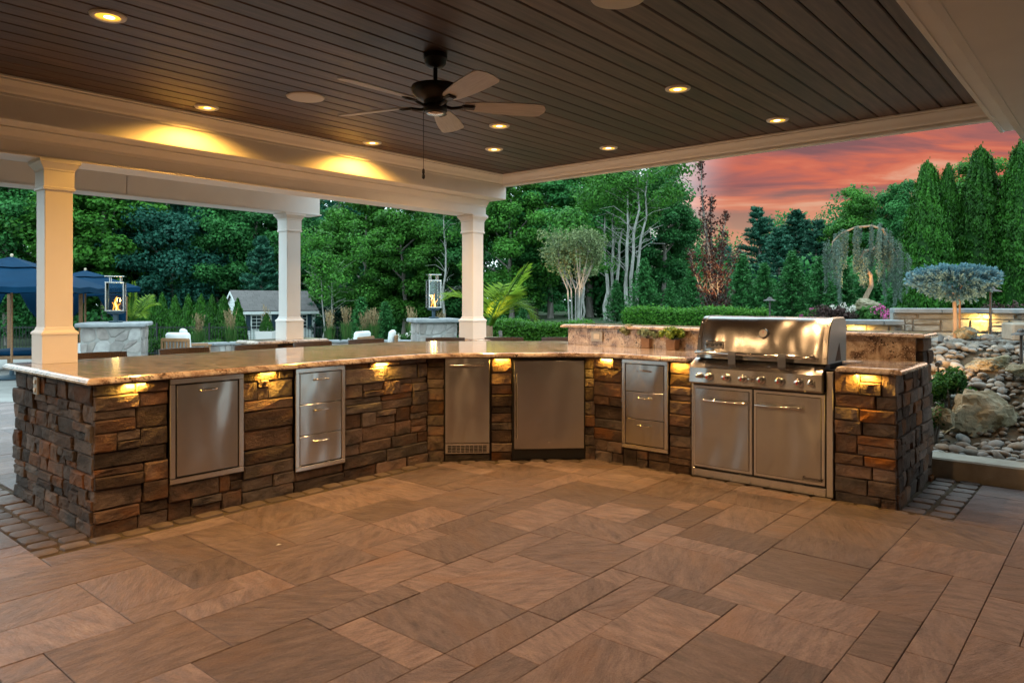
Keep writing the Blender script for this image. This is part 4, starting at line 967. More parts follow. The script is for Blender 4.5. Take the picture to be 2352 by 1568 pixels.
# thermometer and badge on the sloped face
def face_y(z):
    for (y0, z0), (y1, z1) in zip(hp[:6], hp[1:7]):
        if z0 <= z <= z1: return y0 + (y1 - y0) * (z - z0) / (z1 - z0)
    return 0
tz = 1.115; ty = face_y(tz); tilt = math.atan2(0.030, 0.085)
mb = MB(); mb.lathe([(0.040, 0.004), (0.040, -0.010), (0.036, -0.016), (0.031, -0.016), (0.029, -0.010)], n=32, axis='y', cap=False); th = mb.build('thermometer', M['chrome'], hood, (0.555, ty, tz), (-tilt, 0, 0), smooth=40)
mb = MB(); mb.lathe([(0.030, -0.0105), (0, -0.0105)], n=28, axis='y', cap=False); mb.build('dial', M['dial'], th)
mb = MB(); mb.box((-0.0015, -0.0125, -0.003), (0.0015, -0.0115, 0.020)); mb.build('needle', M['red'], th)
bz = 1.02; by = face_y(bz); tilt2 = math.atan2(0.018, 0.095)
mb = MB(); mb.cbox((-0.075, -0.006, -0.028), (0.075, 0.001, 0.028), 0.003); bd = mb.build('badge', M['chrome'], hood, (0.185, by, bz), (-tilt2, 0, 0))
mb = MB(); mb.cbox((-0.070, -0.0072, -0.0235), (0.070, -0.0055, 0.0235), 0.0005); mb.build('badge_plate', M['steel_trim'], bd)
link('lettering', text_mesh('weber', 0.047, M['black'], bold=0.0016), bd, (-0.020, -0.0078, 0.002), (math.radians(90), 0, 0), (0.92, 1.0, 1))
mb = MB(); mb.lathe([(0.012, -0.0076), (0.012, -0.0083)], (0.052, 0, 0.004), 16, axis='y'); mb.box((0.050, -0.0083, 0.014), (0.054, -0.0076, 0.019))
for dx in (-0.008, 0.0, 0.008): mb.add([(0.052 + dx * .5 - .001, -0.008, -0.004), (0.052 + dx * .5 + .001, -0.008, -0.004), (0.052 + dx * 1.2 + .001, -0.008, -0.018), (0.052 + dx * 1.2 - .001, -0.008, -0.018)], [(0, 1, 2, 3)])
mb.build('kettle_emblem', M['black'], bd)
mb = MB(); mb.box((hx0 + 0.02, 0.10, 0.72), (hx1 - 0.02, 0.42, 0.917)); mb.build('firebox', M['dark'], g)

# ------------------------------------------------------------------ foliage helper
def leaf_mesh(name, C, Nrm, W, H, tint, mat, up=None, r=None):
    """one four-cornered leaf per centre C, lying in the plane of normal Nrm, long axis along up"""
    n = len(C); r = r or rng
    Nrm = Nrm / np.maximum(np.linalg.norm(Nrm, axis=1, keepdims=True), 1e-6)
    if up is None: up = r.normal(size=(n, 3))
    T = up - (up * Nrm).sum(1, keepdims=True) * Nrm; T /= np.maximum(np.linalg.norm(T, axis=1, keepdims=True), 1e-6)
    B = np.cross(Nrm, T)
    W = np.broadcast_to(W, (n,))[:, None]; H = np.broadcast_to(H, (n,))[:, None]
    v = np.empty((n, 4, 3)); v[:, 0] = C - T * H * .5; v[:, 1] = C + B * W * .5 + T * H * .05 + Nrm * W * .08; v[:, 2] = C + T * H * .5; v[:, 3] = C - B * W * .5 + T * H * .05 + Nrm * W * .08
    me = bpy.data.meshes.new(name); me.vertices.add(n * 4); me.vertices.foreach_set('co', v.reshape(-1))
    me.loops.add(n * 4); me.loops.foreach_set('vertex_index', np.arange(n * 4)); me.polygons.add(n)
    me.polygons.foreach_set('loop_start', np.arange(n) * 4)
    a = me.attributes.new('tint', 'FLOAT', 'FACE'); a.data.foreach_set('value', np.clip(tint, 0, 1).astype(np.float32))
    me.materials.append(mat); me.update(); me.validate(); return me
def rdir(n, r=None):
    r = r or rng; d = r.normal(size=(n, 3)); return d / np.linalg.norm(d, axis=1, keepdims=True)
def puff(c, rad, n, r):                      # leaves through a ball: positions and outward normals
    d = rdir(n, r); f = r.random(n) ** 0.35
    return np.array(c) + d * f[:, None] * np.array(rad), d

# ------------------------------------------------------------------ pots on the counter
def pot_plant(u, v, label, kind):
    p = onz(u, v, ZT); t = thing('potted_herb', label, 'potted plant', (p.x, p.y, ZT + 0.0005), -TH + random.uniform(-.2, .2), 'three small potted herbs on the counter')
    w = 0.047; mb = MB(); sq = lambda r_, z: [(-r_, -r_, z), (r_, -r_, z), (r_, r_, z), (-r_, r_, z)]
    mb.loft([sq(w * .86, 0), sq(w * .9, 0.004), sq(w, 0.092), sq(w * .9, 0.092), sq(w * .88, 0.075)]); mb.build('pot', M['terra'], t)
    r = np.random.default_rng(int(u)); 
    if kind == 'sage': n, s, rad, zc, mat = 640, 0.040, (0.115, 0.115, 0.075), 0.16, M['sage']
    elif kind == 'thyme': n, s, rad, zc, mat = 1700, 0.020, (0.105, 0.105, 0.055), 0.145, M['thyme']
    else: n, s, rad, zc, mat = 1200, 0.030, (0.105, 0.105, 0.075), 0.155, M['herb']
    C = []; Nn = []
    nsp = 16
    for k in range(nsp):
        d = rdir(1, r)[0]; d[2] = abs(d[2]) * .9 + .1
        c = np.array((0, 0, zc - 0.03)) + d * np.array(rad) * r.uniform(.55, 1.05)
        P, D = puff(c, (0.034,) * 3, n // nsp, r); C.append(P); Nn.append(D + np.array((0, 0, .6)))
    C = np.concatenate(C); Nn = np.concatenate(Nn)
    me = leaf_mesh('foliage', C, Nn, s * .55, s, r.random(len(C)), mat, r=r); link('foliage', me, t)
    mb = MB()
    for k in range(9):
        a = r.uniform(0, 6.28); mb.tube([(0, 0, 0.08), (math.cos(a) * .03, math.sin(a) * .03, 0.12), (math.cos(a) * .07, math.sin(a) * .07, zc + .01)], [.003, .0025, .0015], 5)
    mb.build('stem', M['shrub'], t)
pot_plant(1446, 796, 'potted herb with silvery sage leaves, left of the three', 'sage')
pot_plant(1466 + 22, 799, 'potted herb with fine grey thyme, middle of the three', 'thyme')
pot_plant(1545, 803, 'potted herb with bright yellow green leaves nearest the grill', 'herb')

# ------------------------------------------------------------------ wicker stools behind the bar
def make_stool():
    t = thing('bar_stool', '', 'bar stool', (0, 0, 0), 0, 'wicker stools along the back of the bar')
    mb = MB(); mb.cbox((-0.21, -0.21, 0.60), (0.21, 0.21, 0.66), 0.02); mb.build('seat', M['wicker'], t)
    rings = []
    for z, k in ((0.64, 0), (0.80, 0.03), (0.945, 0.055)):
        rings.append([(x, 0.185 + k - 0.10 * (x / 0.24) ** 2, z) for x in np.linspace(-.225, .225, 9)] + [(x, 0.21 + k - 0.10 * (x / 0.24) ** 2, z) for x in np.linspace(.225, -.225, 9)])
    mb = MB(); mb.loft(rings); mb.build('backrest', M['wicker'], t)
    for sx in (-1, 1):
        for sy in (-1, 1):
            mb = MB(); mb.tube([(sx * .18, sy * .18, 0.61), (sx * .21, sy * .21, 0.0)], [0.02, 0.016], 8); mb.build('leg', M['wicker'], t)
    mb = MB()
    for sx in (-1, 1): mb.tube([(sx * .2, -.2, .25), (sx * .2, .2, .25)], .01, 6)
    mb.tube([(-.2, -.2, .25), (.2, -.2, .25)], .012, 6); mb.build('footrest', M['wicker'], t)
    return t
stool0 = make_stool(); first = True
st = [(2.10, 'left end'), ]
labs = ['wicker bar stool back nearest the left white column', 'wicker bar stool back in front of the left slatted teak chair', 'wicker bar stool back left of the middle column pedestal',
        'wicker bar stool back in front of the middle column pedestal', 'wicker bar stool back just right of the middle column pedestal', 'wicker bar stool back below the right stone fire pillar',
        'wicker bar stool back in front of the right column', 'wicker bar stool back in front of the low box hedge']
# local y of each stool points away from the counter
spots = [(-6.30, 2.30, HP), (-6.30, 3.02, HP), (-6.30, 3.72, HP), (-6.30, 4.36, HP), (-6.28, 5.02, HP - .1), (-5.90, 5.72, HP / 2), (-5.42, 6.20, HP / 2), (-4.93, 6.62, HP / 2 - .1)]
for (x, y, ph), lab in zip(spots, labs):
    s_ = stool0 if first else copy_tree(stool0); first = False
    q = PW(x, y); s_.location = (q.x, q.y, float(ground_z(q.x, q.y)) - 0.0); s_.scale = (1, 1, 0.985); s_.rotation_euler = (0, 0, ph - TH); s_['label'] = lab
# ------------------------------------------------------------------ yard: stone pillars with fire lanterns
FST = stone_meshes(8, M['fieldstone'], 300, amp=0.35, jag=0.10)
WST = stone_meshes(8, M['wallstone'], 400, amp=0.45, jag=0.05)
def gz(X, Y): return float(ground_z(X, Y))
def poly_stones(parent, p0, phi, L_, z0, z1, r, n, mat, name='stone', gap=0.012, proud=0.02):
    """irregular field stones: voronoi-like cells from a jittered staggered grid"""
    rows = max(2, int(round((z1 - z0) / 0.27))); cols = max(2, int(round(L_ / 0.32)))
    P = {}
    for j in range(rows + 1):
        for i in range(cols + 1):
            x = L_ * i / cols; z = z0 + (z1 - z0) * j / rows
            if 0 < i < cols: x += r.uniform(-.10, .10)
            if 0 < j < rows: z += r.uniform(-.07, .07)
            P[i, j] = (x, z)
    for j in range(rows):
        for i in range(cols):
            c4 = [P[i, j], P[i + 1, j], P[i + 1, j + 1], P[i, j + 1]]
            polys = [c4]
            if r.random() < 0.3: polys = [c4[:3], [c4[0], c4[2], c4[3]]]
            elif r.random() < 0.25:
                m0 = tuple((a + b) / 2 for a, b in zip(c4[0], c4[1])); m1 = tuple((a + b) / 2 for a, b in zip(c4[3], c4[2])); polys = [[c4[0], m0, m1, c4[3]], [m0, c4[1], c4[2], m1]]
            for pl in polys:
                c = (sum(p[0] for p in pl) / len(pl), sum(p[1] for p in pl) / len(pl))
                rd = []                                  # round the corners
                k = len(pl)
                for a in range(k):
                    p, q_, s_ = pl[a - 1], pl[a], pl[(a + 1) % k]
                    rd.append(tuple(q_[m_] + (p[m_] - q_[m_]) * .2 for m_ in (0, 1))); rd.append(tuple(q_[m_] + (s_[m_] - q_[m_]) * .2 for m_ in (0, 1)))
                def ring(f, y): return [((p[0] - c[0]) * f, y, (p[1] - c[1]) * f) for p in rd]
                sc_ = 1 - gap / 0.15
                mb = MB(); pr = r.uniform(.5, 1) * proud
                mb.loft([ring(sc_, 0.05), ring(sc_, -pr * .5), ring(sc_ * .85, -pr), ring(sc_ * .4, -pr * 1.15)])
                x, y = p0[0] + math.cos(phi) * c[0], p0[1] + math.sin(phi) * c[0]
                mb.build(name, mat, parent, (x, y, c[1]), (0, 0, phi))
def pillar(u, vtop, Y, w, label, rot=0.35):
    p = at(u, vtop, Y); zg = gz(p.x, p.y); t = thing('stone_pillar', label, 'pillar', (p.x, p.y, zg), rot); H = p.z - zg
    h = w / 2 - 0.10; r = random.Random(int(u))
    mb = MB(); mb.box((-h, -h, -.05), (h, h, H - 0.09)); mb.build('core', M['lightmortar'], t)
    mb = MB(); mb.cbox((-w / 2, -w / 2, H - 0.09), (w / 2, w / 2, H), 0.02); mb.build('cap', M['bluestone'], t)
    for phi, q in ((0, (-h, -h)), (HP, (h, -h)), (-HP, (-h, h))): poly_stones(t, q, phi, 2 * h, 0, H - 0.095, r, 0, M['fieldstone'])
    return Vector((p.x, p.y, p.z))
def lantern(P, H, w, label):
    t = thing('fire_lantern', label, 'lantern', P, 0.35, 'fire lanterns on the stone pillars')
    hb = H * 0.24; ht = H * 0.86
    mb = MB(); mb.cbox((-w * .30, -w * .30, 0), (w * .30, w * .30, 0.03), .005); mb.tube([(0, 0, 0.03), (0, 0, hb * .8)], w * .13, 14); mb.build('post', M['postblue'], t, smooth=50)
    mb = MB(); mb.loft([[(sx * r_, sy * r_, z) for sx, sy in ((-1, -1), (1, -1), (1, 1), (-1, 1))] for r_, z in ((w * .16, hb * .75), (w * .36, hb * .82), (w * .38, hb))]); mb.build('burner_tray', M['postblue'], t)
    mb = MB(); e = w * .42
    for sx, sy in ((-1, -1), (1, -1), (1, 1), (-1, 1)): mb.cbox((sx * e - .011, sy * e - .011, hb), (sx * e + .011, sy * e + .011, ht), .002)
    for z in (hb, ht - .012):
        for s_ in (-1, 1):
            mb.cbox((-e - .015, s_ * e - .014, z), (e + .015, s_ * e + .014, z + .024), .002); mb.cbox((s_ * e - .014, -e - .015, z), (s_ * e + .014, e + .015, z + .024), .002)
    mb.build('frame', M['steel_trim'], t)
    mb = MB(); mb.cbox((-e * 1.12, -e * 1.12, H - .02), (e * 1.12, e * 1.12, H), .003)
    for sx, sy in ((-.6, -.6), (.6, -.6), (.6, .6), (-.6, .6)): mb.tube([(sx * e, sy * e, ht), (sx * e, sy * e, H - .015)], .009, 6)
    mb.build('lid', M['steel_trim'], t)
    for k in range(4):
        mb = MB(); mb.box((-e, -e + .004, hb + .02), (e, -e + .006, ht - .01)); mb.build('pane', M['glass'], t, rot=(0, 0, k * HP))
    r = random.Random(3 + int(P.x * 10)); 
    def tongue(h, rad, x, y, lean):
        m_ = MB(); pts = []; rr = []
        for i in range(9):
            f = i / 8; pts.append((x + lean * f * f + .018 * math.sin(5 * f + lean * 40), y + .012 * math.sin(7 * f), hb + .03 + h * f)); rr.append(rad * (0.45 + 1.3 * f) * (1 - f) ** .8 + .001)
        m_.tube(pts, rr, 8); return m_
    fl = tongue(H * .30, .036, 0, 0, .03).build('flame', M['flame'], t, smooth=180)
    for a in ((H * .17, .022, -.035, 0, -.04), (H * .15, .022, .04, .01, .05), (H * .12, .02, 0.01, -.03, -.02)): tongue(*a).build('flame', M['flame'], t, smooth=180)
    tongue(H * .2, .026, 0.005, -.055, .015).build('flame', M['flame_core'], t, smooth=180)
    d = bpy.data.lights.new('flame_light', 'POINT'); d.energy = 7; d.color = (1, .5, .14); d.shadow_soft_size = .06
    o = bpy.data.objects.new('flame_light', d); COL.objects.link(o); o.parent = t; o.location = (0, 0, hb + .25)
P = pillar(266, 740, 16.0, 1.34, 'wide stone pillar with slab cap beside the blue umbrella'); lantern(P, 1.02, 0.41, 'glass fire lantern on the left stone pillar')
P = pillar(996, 731, 17.0, 1.08, 'stone pillar with slab cap left of the right white column'); lantern(P, 1.03, 0.33, 'glass fire lantern on the right stone pillar')

# curved seat wall
def seat_wall():
    t = thing('seat_wall', 'low curved stone seat wall with blue grey cap behind the teak chairs', 'wall', (0, 0, 0)); r = random.Random(8)
    pts = [(-9.6, 20.6), (-8.4, 21.6), (-7.0, 22.3), (-5.4, 22.7), (-3.8, 22.7), (-2.3, 22.3), (-1.0, 21.6)]
    for (xa, ya), (xb, yb) in zip(pts[:-1], pts[1:]):
        z0 = gz(xa, ya) - .03; L_ = math.hypot(xb - xa, yb - ya); phi = math.atan2(yb - ya, xb - xa)
        mb = MB(); mb.box((0, 0.03, z0), (L_, .4, 0.04)); mb.build('core', M['lightmortar'], t, (xa, ya, 0), (0, 0, phi))
        poly_stones(t, (xa, ya + .03), phi, L_, z0, 0.04, r, 0, M['fieldstone'])
        n = 3
        for k in range(n):
            mb = MB(); mb.cbox((L_ * k / n + .003, -.05, 0.042), (L_ * (k + 1) / n - .003, .44, 0.112), .012); mb.build('cap_stone', M['bluestone'], t, (xa, ya, 0), (0, 0, phi))
seat_wall()

# ------------------------------------------------------------------ shed
def shed():
    Yc = 34.0; A = at(527, 775, Yc); zg = -1.02
    t = thing('garden_shed', 'small pale sided garden shed with grey shingle roof and navy shutters', 'shed', (A.x + 1.5, Yc + 1.2, zg), math.radians(38))
    Wd, Dp, eave, peak = 3.55, 2.5, 2.0, 2.84
    x0, x1, y0, y1 = -Wd / 2, Wd / 2, -Dp / 2, Dp / 2
    mb = MB(); mb.loft([[(x, y0, 0), (x, y1, 0), (x, y1, eave), (x, 0, peak - .06), (x, y0, eave)] for x in (x0 + .02, x1 - .02)]); mb.build('wall', M['siding'], t)
    nb_ = 15; hb = eave / nb_
    for k in range(nb_):                                 # clapboards on the front
        for xa, xb in ((x0, -0.44), (0.44, x1)):
            mb = MB(); mb.loft([[(x, y0 - .004, k * hb), (x, y0 - .026, k * hb), (x, y0 - .006, (k + 1) * hb - .003), (x, y0, (k + 1) * hb - .003)] for x in (xa, xb)]); mb.build('clapboard', M['siding'], t)
    k = 0
    while (k + 1) * hb < peak - .12:                     # and on the left gable
        zt = (k + 1) * hb; half = Dp / 2 if zt < eave else Dp / 2 * (peak - zt) / (peak - eave)
        mb = MB(); mb.loft([[(x0 + .016, y, k * hb), (x0 - .010, y, k * hb), (x0 + .010, y, zt - .003), (x0 + .016, y, zt - .003)] for y in (-half, half)]); mb.build('clapboard', M['siding'], t); k += 1
    sl = math.atan2(peak - eave, Dp / 2); ov = .16
    mb = MB(); 
    for s_ in (-1, 1):
        mb.add([(x0 - .12, 0, peak), (x1 + .12, 0, peak), (x1 + .12, s_ * (Dp / 2 + ov), peak - (Dp / 2 + ov) * math.tan(sl)), (x0 - .12, s_ * (Dp / 2 + ov), peak - (Dp / 2 + ov) * math.tan(sl)),
                (x0 - .12, 0, peak - .05), (x1 + .12, 0, peak - .05), (x1 + .12, s_ * (Dp / 2 + ov), peak - .05 - (Dp / 2 + ov) * math.tan(sl)), (x0 - .12, s_ * (Dp / 2 + ov), peak - .05 - (Dp / 2 + ov) * math.tan(sl))],
               [(0, 1, 2, 3), (4, 5, 6, 7), (0, 1, 5, 4), (1, 2, 6, 5), (2, 3, 7, 6), (3, 0, 4, 7)])
    rf = mb.build('roof', M['shingle'], t)
    r = random.Random(2); rows = 9; Ls = (Dp / 2 + ov) / math.cos(sl)
    me_s = MB().box((0, 0, 0), (1, 1, 1)).mesh('shingle', M['shingle'])
    for j in range(rows):                                # shingle tabs on the front slope
        d = Ls * j / rows; x = x0 - .12 - (0.15 if j % 2 else 0)
        while x < x1 + .12:
            w_ = r.uniform(.26, .36); xa = max(x, x0 - .12); xb = min(x + w_, x1 + .12)
            if xb - xa > .03: link('shingle', me_s, rf, (xa, -(d + Ls / rows) * math.cos(sl), peak + .004 - (d + Ls / rows) * math.sin(sl) + .004), (sl, 0, 0), (xb - xa - .006, Ls / rows, .014 + r.uniform(0, .006)))
            x += w_
    mb = MB(); zz = peak - .06 - (Dp / 2 + ov) * math.tan(sl); mb.cbox((x0 - .12, y0 - ov - .03, zz - .10), (x1 + .12, y0 - ov + .005, zz + .03), .004); mb.build('fascia', M['siding'], t)
    for s_ in (-1, 1):
        mb = MB(); a = Vector((x0 - .135, 0, peak - .02)); b = Vector((x0 - .135, s_ * (Dp / 2 + ov), peak - .02 - (Dp / 2 + ov) * math.tan(sl)))
        mb.add([a, b, b + Vector((0, 0, -.13)), a + Vector((0, 0, -.13)), a + Vector((.03, 0, 0)), b + Vector((.03, 0, 0)), b + Vector((.03, 0, -.13)), a + Vector((.03, 0, -.13))], [(0, 1, 2, 3), (4, 5, 6, 7), (0, 1, 5, 4), (1, 2, 6, 5), (2, 3, 7, 6), (3, 0, 4, 7)])
        mb.build('rake_board', M['siding'], t)
    for xa in (x0 - .012, x1 - .078): mb = MB(); mb.cbox((xa, y0 - .034, 0), (xa + .09, y0 - .002, eave), .003); mb.build('corner_board', M['siding'], t)
    mb = MB(); mb.cbox((-.44, y0 - .03, 0), (.44, y0 - .002, 1.96), .004); mb.build('door_frame', M['siding'], t)
    mb = MB(); mb.cbox((-.38, y0 - .045, .05), (.38, y0 - .028, 1.90), .004); dd = mb.build('door', M['shednavy'], t)
    for zz, h_ in ((.2, .5), (.8, .62), (1.5, .3)):
        for xx in (-.3, .05): mb = MB(); mb.cbox((xx, y0 - .052, zz), (xx + .25, y0 - .044, zz + h_), .004); mb.build('door_panel', M['shednavy'], dd)
    for xc in (-1.08, 1.10):
        mb = MB(); mb.cbox((xc - .26, y0 - .05, 1.02), (xc + .26, y0 - .02, 1.72), .004); wn = mb.build('window', M['siding'], t)
        for i in range(2):
            for j in range(3 + 1):
                mb = MB(); mb.box((xc - .215 + i * .225, y0 - .054, 1.065 + j * .158), (xc - .01 + i * .225, y0 - .0505, 1.065 + j * .158 + .135)); mb.build('pane', M['pane'], wn)
        for s_ in (-1, 1):
            mb = MB(); mb.cbox((xc + s_ * .38 - .105, y0 - .05, 1.0), (xc + s_ * .38 + .105, y0 - .022, 1.74), .004); mb.build('shutter', M['shednavy'], t)
shed()

# ------------------------------------------------------------------ teak club chairs, umbrellas, cabana bed
def club_chair(X, Y, rz, label):
    t = thing('club_chair', label, 'chair', (X, Y, gz(X, Y)), rz, 'white cushioned teak chairs by the fire pit')
    mb = MB(); mb.cbox((-.33, -.36, .26), (.33, .34, .31), .006); mb.build('seat_frame', M['teak'], t)
    for sx in (-1, 1):
        for y in (-.34, .30): mb = MB(); mb.cbox((sx * .36 - .03, y - .03, 0), (sx * .36 + .03, y + .03, .56), .006); mb.build('leg', M['teak'], t)
        mb = MB(); mb.cbox((sx * .36 - .05, -.40, .56), (sx * .36 + .05, .38, .595), .008); mb.build('armrest', M['teak'], t)
    mb = MB(); mb.cbox((-.36, .33, .80), (.36, .37, .88), .006); mb.cbox((-.36, .33, .34), (.36, .37, .40), .006)
    for sx in (-1, 1): mb.cbox((sx * .35 - .025, .33, .3), (sx * .35 + .025, .372, .86), .006)
    bf = mb.build('back_frame', M['teak'], t)
    for k in range(7): mb = MB(); x = -.27 + k * .09; mb.cbox((x - .02, .34, .40), (x + .02, .362, .80), .004); mb.build('slat', M['teak'], bf)
    mb = MB(); mb.cbox((-.31, -.37, .312), (.31, .30, .46), .04); mb.build('seat_cushion', M['cushion'], t, smooth=60)
    b = MB(); b.cbox((-.31, -.07, 0), (.31, .08, .56), .045); b.build('back_cushion', M['cushion'], t, (0, .19, .45), (math.radians(-7), 0, 0), smooth=60)
p = at(425, 775, 17.2); club_chair(p.x, p.y, math.radians(168), 'teak chair with slatted back turned to the bar and white cushion')
p = at(445, 775, 19.4); club_chair(p.x, p.y, math.radians(120), 'teak chair with tall white back cushion behind the slatted chair')
p = at(812, 765, 17.8); club_chair(p.x, p.y, math.radians(-110), 'teak chair with white back cushion right of the middle column')
p = at(878, 765, 18.4); club_chair(p.x, p.y, math.radians(-85), 'teak chair with white cushion seen edge on, rightmost of the chairs')
# round fire pit between the chairs
p = at(640, 790, 18.6); t = thing('fire_pit', 'low round pale stone fire pit between the chairs', 'fire pit', (p.x, p.y, gz(p.x, p.y)))
mb = MB(); mb.lathe([(.62, 0), (.62, .36), (.70, .37), (.70, .43), (.45, .43), (.45, .36), (0, .36)], n=32, cap=False); mb.build('bowl', M['coping'], t, smooth=30)
mb = MB()
for k in range(5): mb.tube([(math.cos(k) * .18, math.sin(k) * .18, .36), (math.cos(k) * .2, math.sin(k) * .16, .44), (math.cos(k) * .15, math.sin(k) * .15, .55)], [.05, .06, .004], 8)
mb.build('flame', M['flame'], t, smooth=180)

def umbrella(u, vtop, vbot, Y, half, label, tilt=0.3, pole_lean=0.0, base=True):
    top = at(u, vtop, Y); bot = at(u, vbot, Y); zg = gz(top.x, Y)
    t = thing('patio_umbrella', label, 'umbrella', (top.x, Y, zg), tilt); H = top.z - zg; hb = bot.z - zg
    mb = MB(); n = 8; zt = H - .12; rings = []
    mb_v = []
    for f in (0.02, .25, .5, .75, 1.0):
        ring = []
        for k in range(16):
            a = 2 * math.pi * k / 16 + math.pi / 16 * 0; c_, s_ = math.cos(a), math.sin(a); m_ = max(abs(c_), abs(s_))
            sag = 0.04 * (1 if k % 2 else 0) * f
            ring.append((c_ / m_ * half * f, s_ / m_ * half * f, zt + (hb + .10 - zt) * (f ** 1.15) - sag))
        rings.append(ring)
    rings.append([(x, y, z - .12) for x, y, z in rings[-1]])
    rings.append([(x * .99, y * .99, z) for x, y, z in rings[-1]]); rings.append([(x * .985, y * .985, z - .01) for x, y, z in rings[-3]])
    mb.loft(rings, cap=False); mb.loft([[(x * .42, y * .42, zt + .03 + (z - zt) * .36) for x, y, z in rings[4]], [(0.01 * (1 if x > 0 else -1), 0.01 * (1 if y > 0 else -1), zt + .055) for x, y, z in rings[4]]], cap=False)
    mb.build('canopy', M['navy'], t, smooth=30)
    mb = MB(); mb.tube([(0, 0, .1), (0, 0, zt)], .024, 12); mb.build('pole', M['teak'], t, smooth=60)
    mb = MB(); mb.lathe([(.018, zt), (.03, zt + .03), (.018, zt + .05), (.032, zt + .075), (.034, zt + .10), (.02, zt + .12), (0, zt + .125)], n=14, cap=False); mb.build('finial', pmat('pale_wood_finial', (.55, .45, .33), .5), t, smooth=60)
    for k in range(8):
        a = 2 * math.pi * k / 8; c_, s_ = math.cos(a), math.sin(a); m_ = max(abs(c_), abs(s_))
        mb = MB(); mb.tube([(0, 0, zt - .02), (c_ / m_ * half * .97, s_ / m_ * half * .97, hb + .06)], .009, 5); mb.build('rib', M['teak'], t)
    mb = MB(); mb.lathe([(.36, 0), (.36, .03), (.30, .055), (.10, .075), (.05, .09), (.045, .30), (0, .30)], n=28, cap=False); mb.build('base', M['postblue'], t, smooth=40)
umbrella(27, 583, 668, 16.4, 1.58, 'large navy canvas umbrella at the left edge, nearest the bar', .25)
umbrella(196, 616, 668, 20.5, 1.35, 'navy canvas umbrella between the left column and the fire lantern', .5)
# curtained cabana day bed behind the umbrella
def cabana(X, Y, rz, label):
    t = thing('cabana_daybed', label, 'daybed', (X, Y, gz(X, Y)), rz, 'curtained day beds by the pool')
    for sx in (-1, 1):
        for sy in (-1, 1): mb = MB(); mb.cbox((sx * .9 - .04, sy * .8 - .04, 0), (sx * .9 + .04, sy * .8 + .04, 2.0), .006); mb.build('post', M['teak'], t)
    mb = MB(); mb.cbox((-.9, -.8, .28), (.9, .8, .36), .01); mb.build('bed_frame', M['teak'], t)
    mb = MB(); mb.cbox((-.86, -.78, .362), (.86, .78, .48), .04); mb.build('mattress', M['navy'], t, smooth=60)
    mb = MB(); mb.cbox((-.95, -.85, 1.98), (.95, .85, 2.06), .01); mb.build('canopy_frame', M['navy'], t)
    for sx in (-1, 1):
        rings = []
        for z, w_ in ((1.97, .38), (1.5, .26), (1.15, .10), (1.0, .07), (.8, .12), (.1, .20)):
            rings.append([(sx * (.9 - w_) + w_ * math.cos(a) * (1 if True else 0), -.86 + (.05 + .35 * w_ * .3) * math.sin(a) * (1 + .35 * math.cos(5 * a)), z) for a in np.linspace(0, 2 * math.pi, 25)[:-1]])
        mb = MB(); mb.loft(rings); mb.build('curtain', M['navy'], t, smooth=50)
p = at(70, 800, 19.0); cabana(p.x, p.y, .15, 'teak day bed with tied navy curtains under the left umbrella')
p = at(215, 790, 23.0); cabana(p.x, p.y, .5, 'teak day bed with navy curtains left of the stone fire pillar')
# folded white lounge chair
p = at(180, 800, 17.0); t = thing('lounge_chair', 'stacked white lounge chairs tilted up behind the left column', 'lounge chair', (p.x, p.y, gz(p.x, p.y)), .6)
for k in range(2):
    mb = MB(); mb.cbox((-.30, -.02, 0), (.30, .03, .75), .02); mb.build('back_panel', M['cushion'], t, (0, .12 * k, .12), (math.radians(-35), 0, 0))
mb = MB(); mb.cbox((-.30, -.75, .22), (.30, .1, .27), .015)
for sx in (-1, 1):
    for y in (-.7, .05): mb.cbox((sx * .28 - .02, y - .02, 0), (sx * .28 + .02, y + .02, .23), .004)
mb.build('seat', M['cushion'], t)
# iron fence
t = thing('iron_fence', 'black iron picket fence behind the day beds', 'fence', (0, 0, 0)); yf = 27.5
for k in range(9):
    x = -21.5 + k * 2.0; mb = MB(); mb.cbox((x - .03, yf - .03, gz(x, yf) - .05), (x + .03, yf + .03, gz(x, yf) + 1.3), .005); mb.build('post', M['iron'], t)
for zz in (.15, 1.12): mb = MB(); mb.box((-21.5, yf - .012, gz(-12, yf) + zz), (-5.5, yf + .012, gz(-12, yf) + zz + .03)); mb.build('rail', M['iron'], t)
mb = MB()
for k in range(130):
    x = -21.4 + k * .122; mb.box((x - .007, yf - .007, gz(x, yf) + .05), (x + .007, yf + .007, gz(x, yf) + 1.2))
o = mb.build('picket', M['iron'], t); o['kind'] = 'stuff'
# ------------------------------------------------------------------ trees and plants
def tree_trunk(r, H, r0, spread, nl=6, fork=0.35, lean=0.03):
    mb = MB(); pts = [Vector((0, 0, -.1))]; n = 6
    for i in range(1, n + 1): pts.append(Vector((r.normal(0, lean) * H * .3 + pts[-1].x * 1.0, r.normal(0, lean) * H * .3 + pts[-1].y, H * .85 * i / n)))
    mb.tube(pts, [r0 * (1 - .8 * i / n) for i in range(n + 1)], 8)
    for k in range(nl):
        f = r.uniform(fork, .8); i = f * n; b = pts[int(i)].lerp(pts[min(int(i) + 1, n)], i % 1); a = r.uniform(0, 6.28); L_ = spread * r.uniform(.5, .95)
        e = b + Vector((math.cos(a) * L_, math.sin(a) * L_, L_ * r.uniform(.4, .9)))
        mb.tube([b, b.lerp(e, .5) + Vector((0, 0, .1)), e], [r0 * .4, r0 * .25, r0 * .06], 6)
    return mb
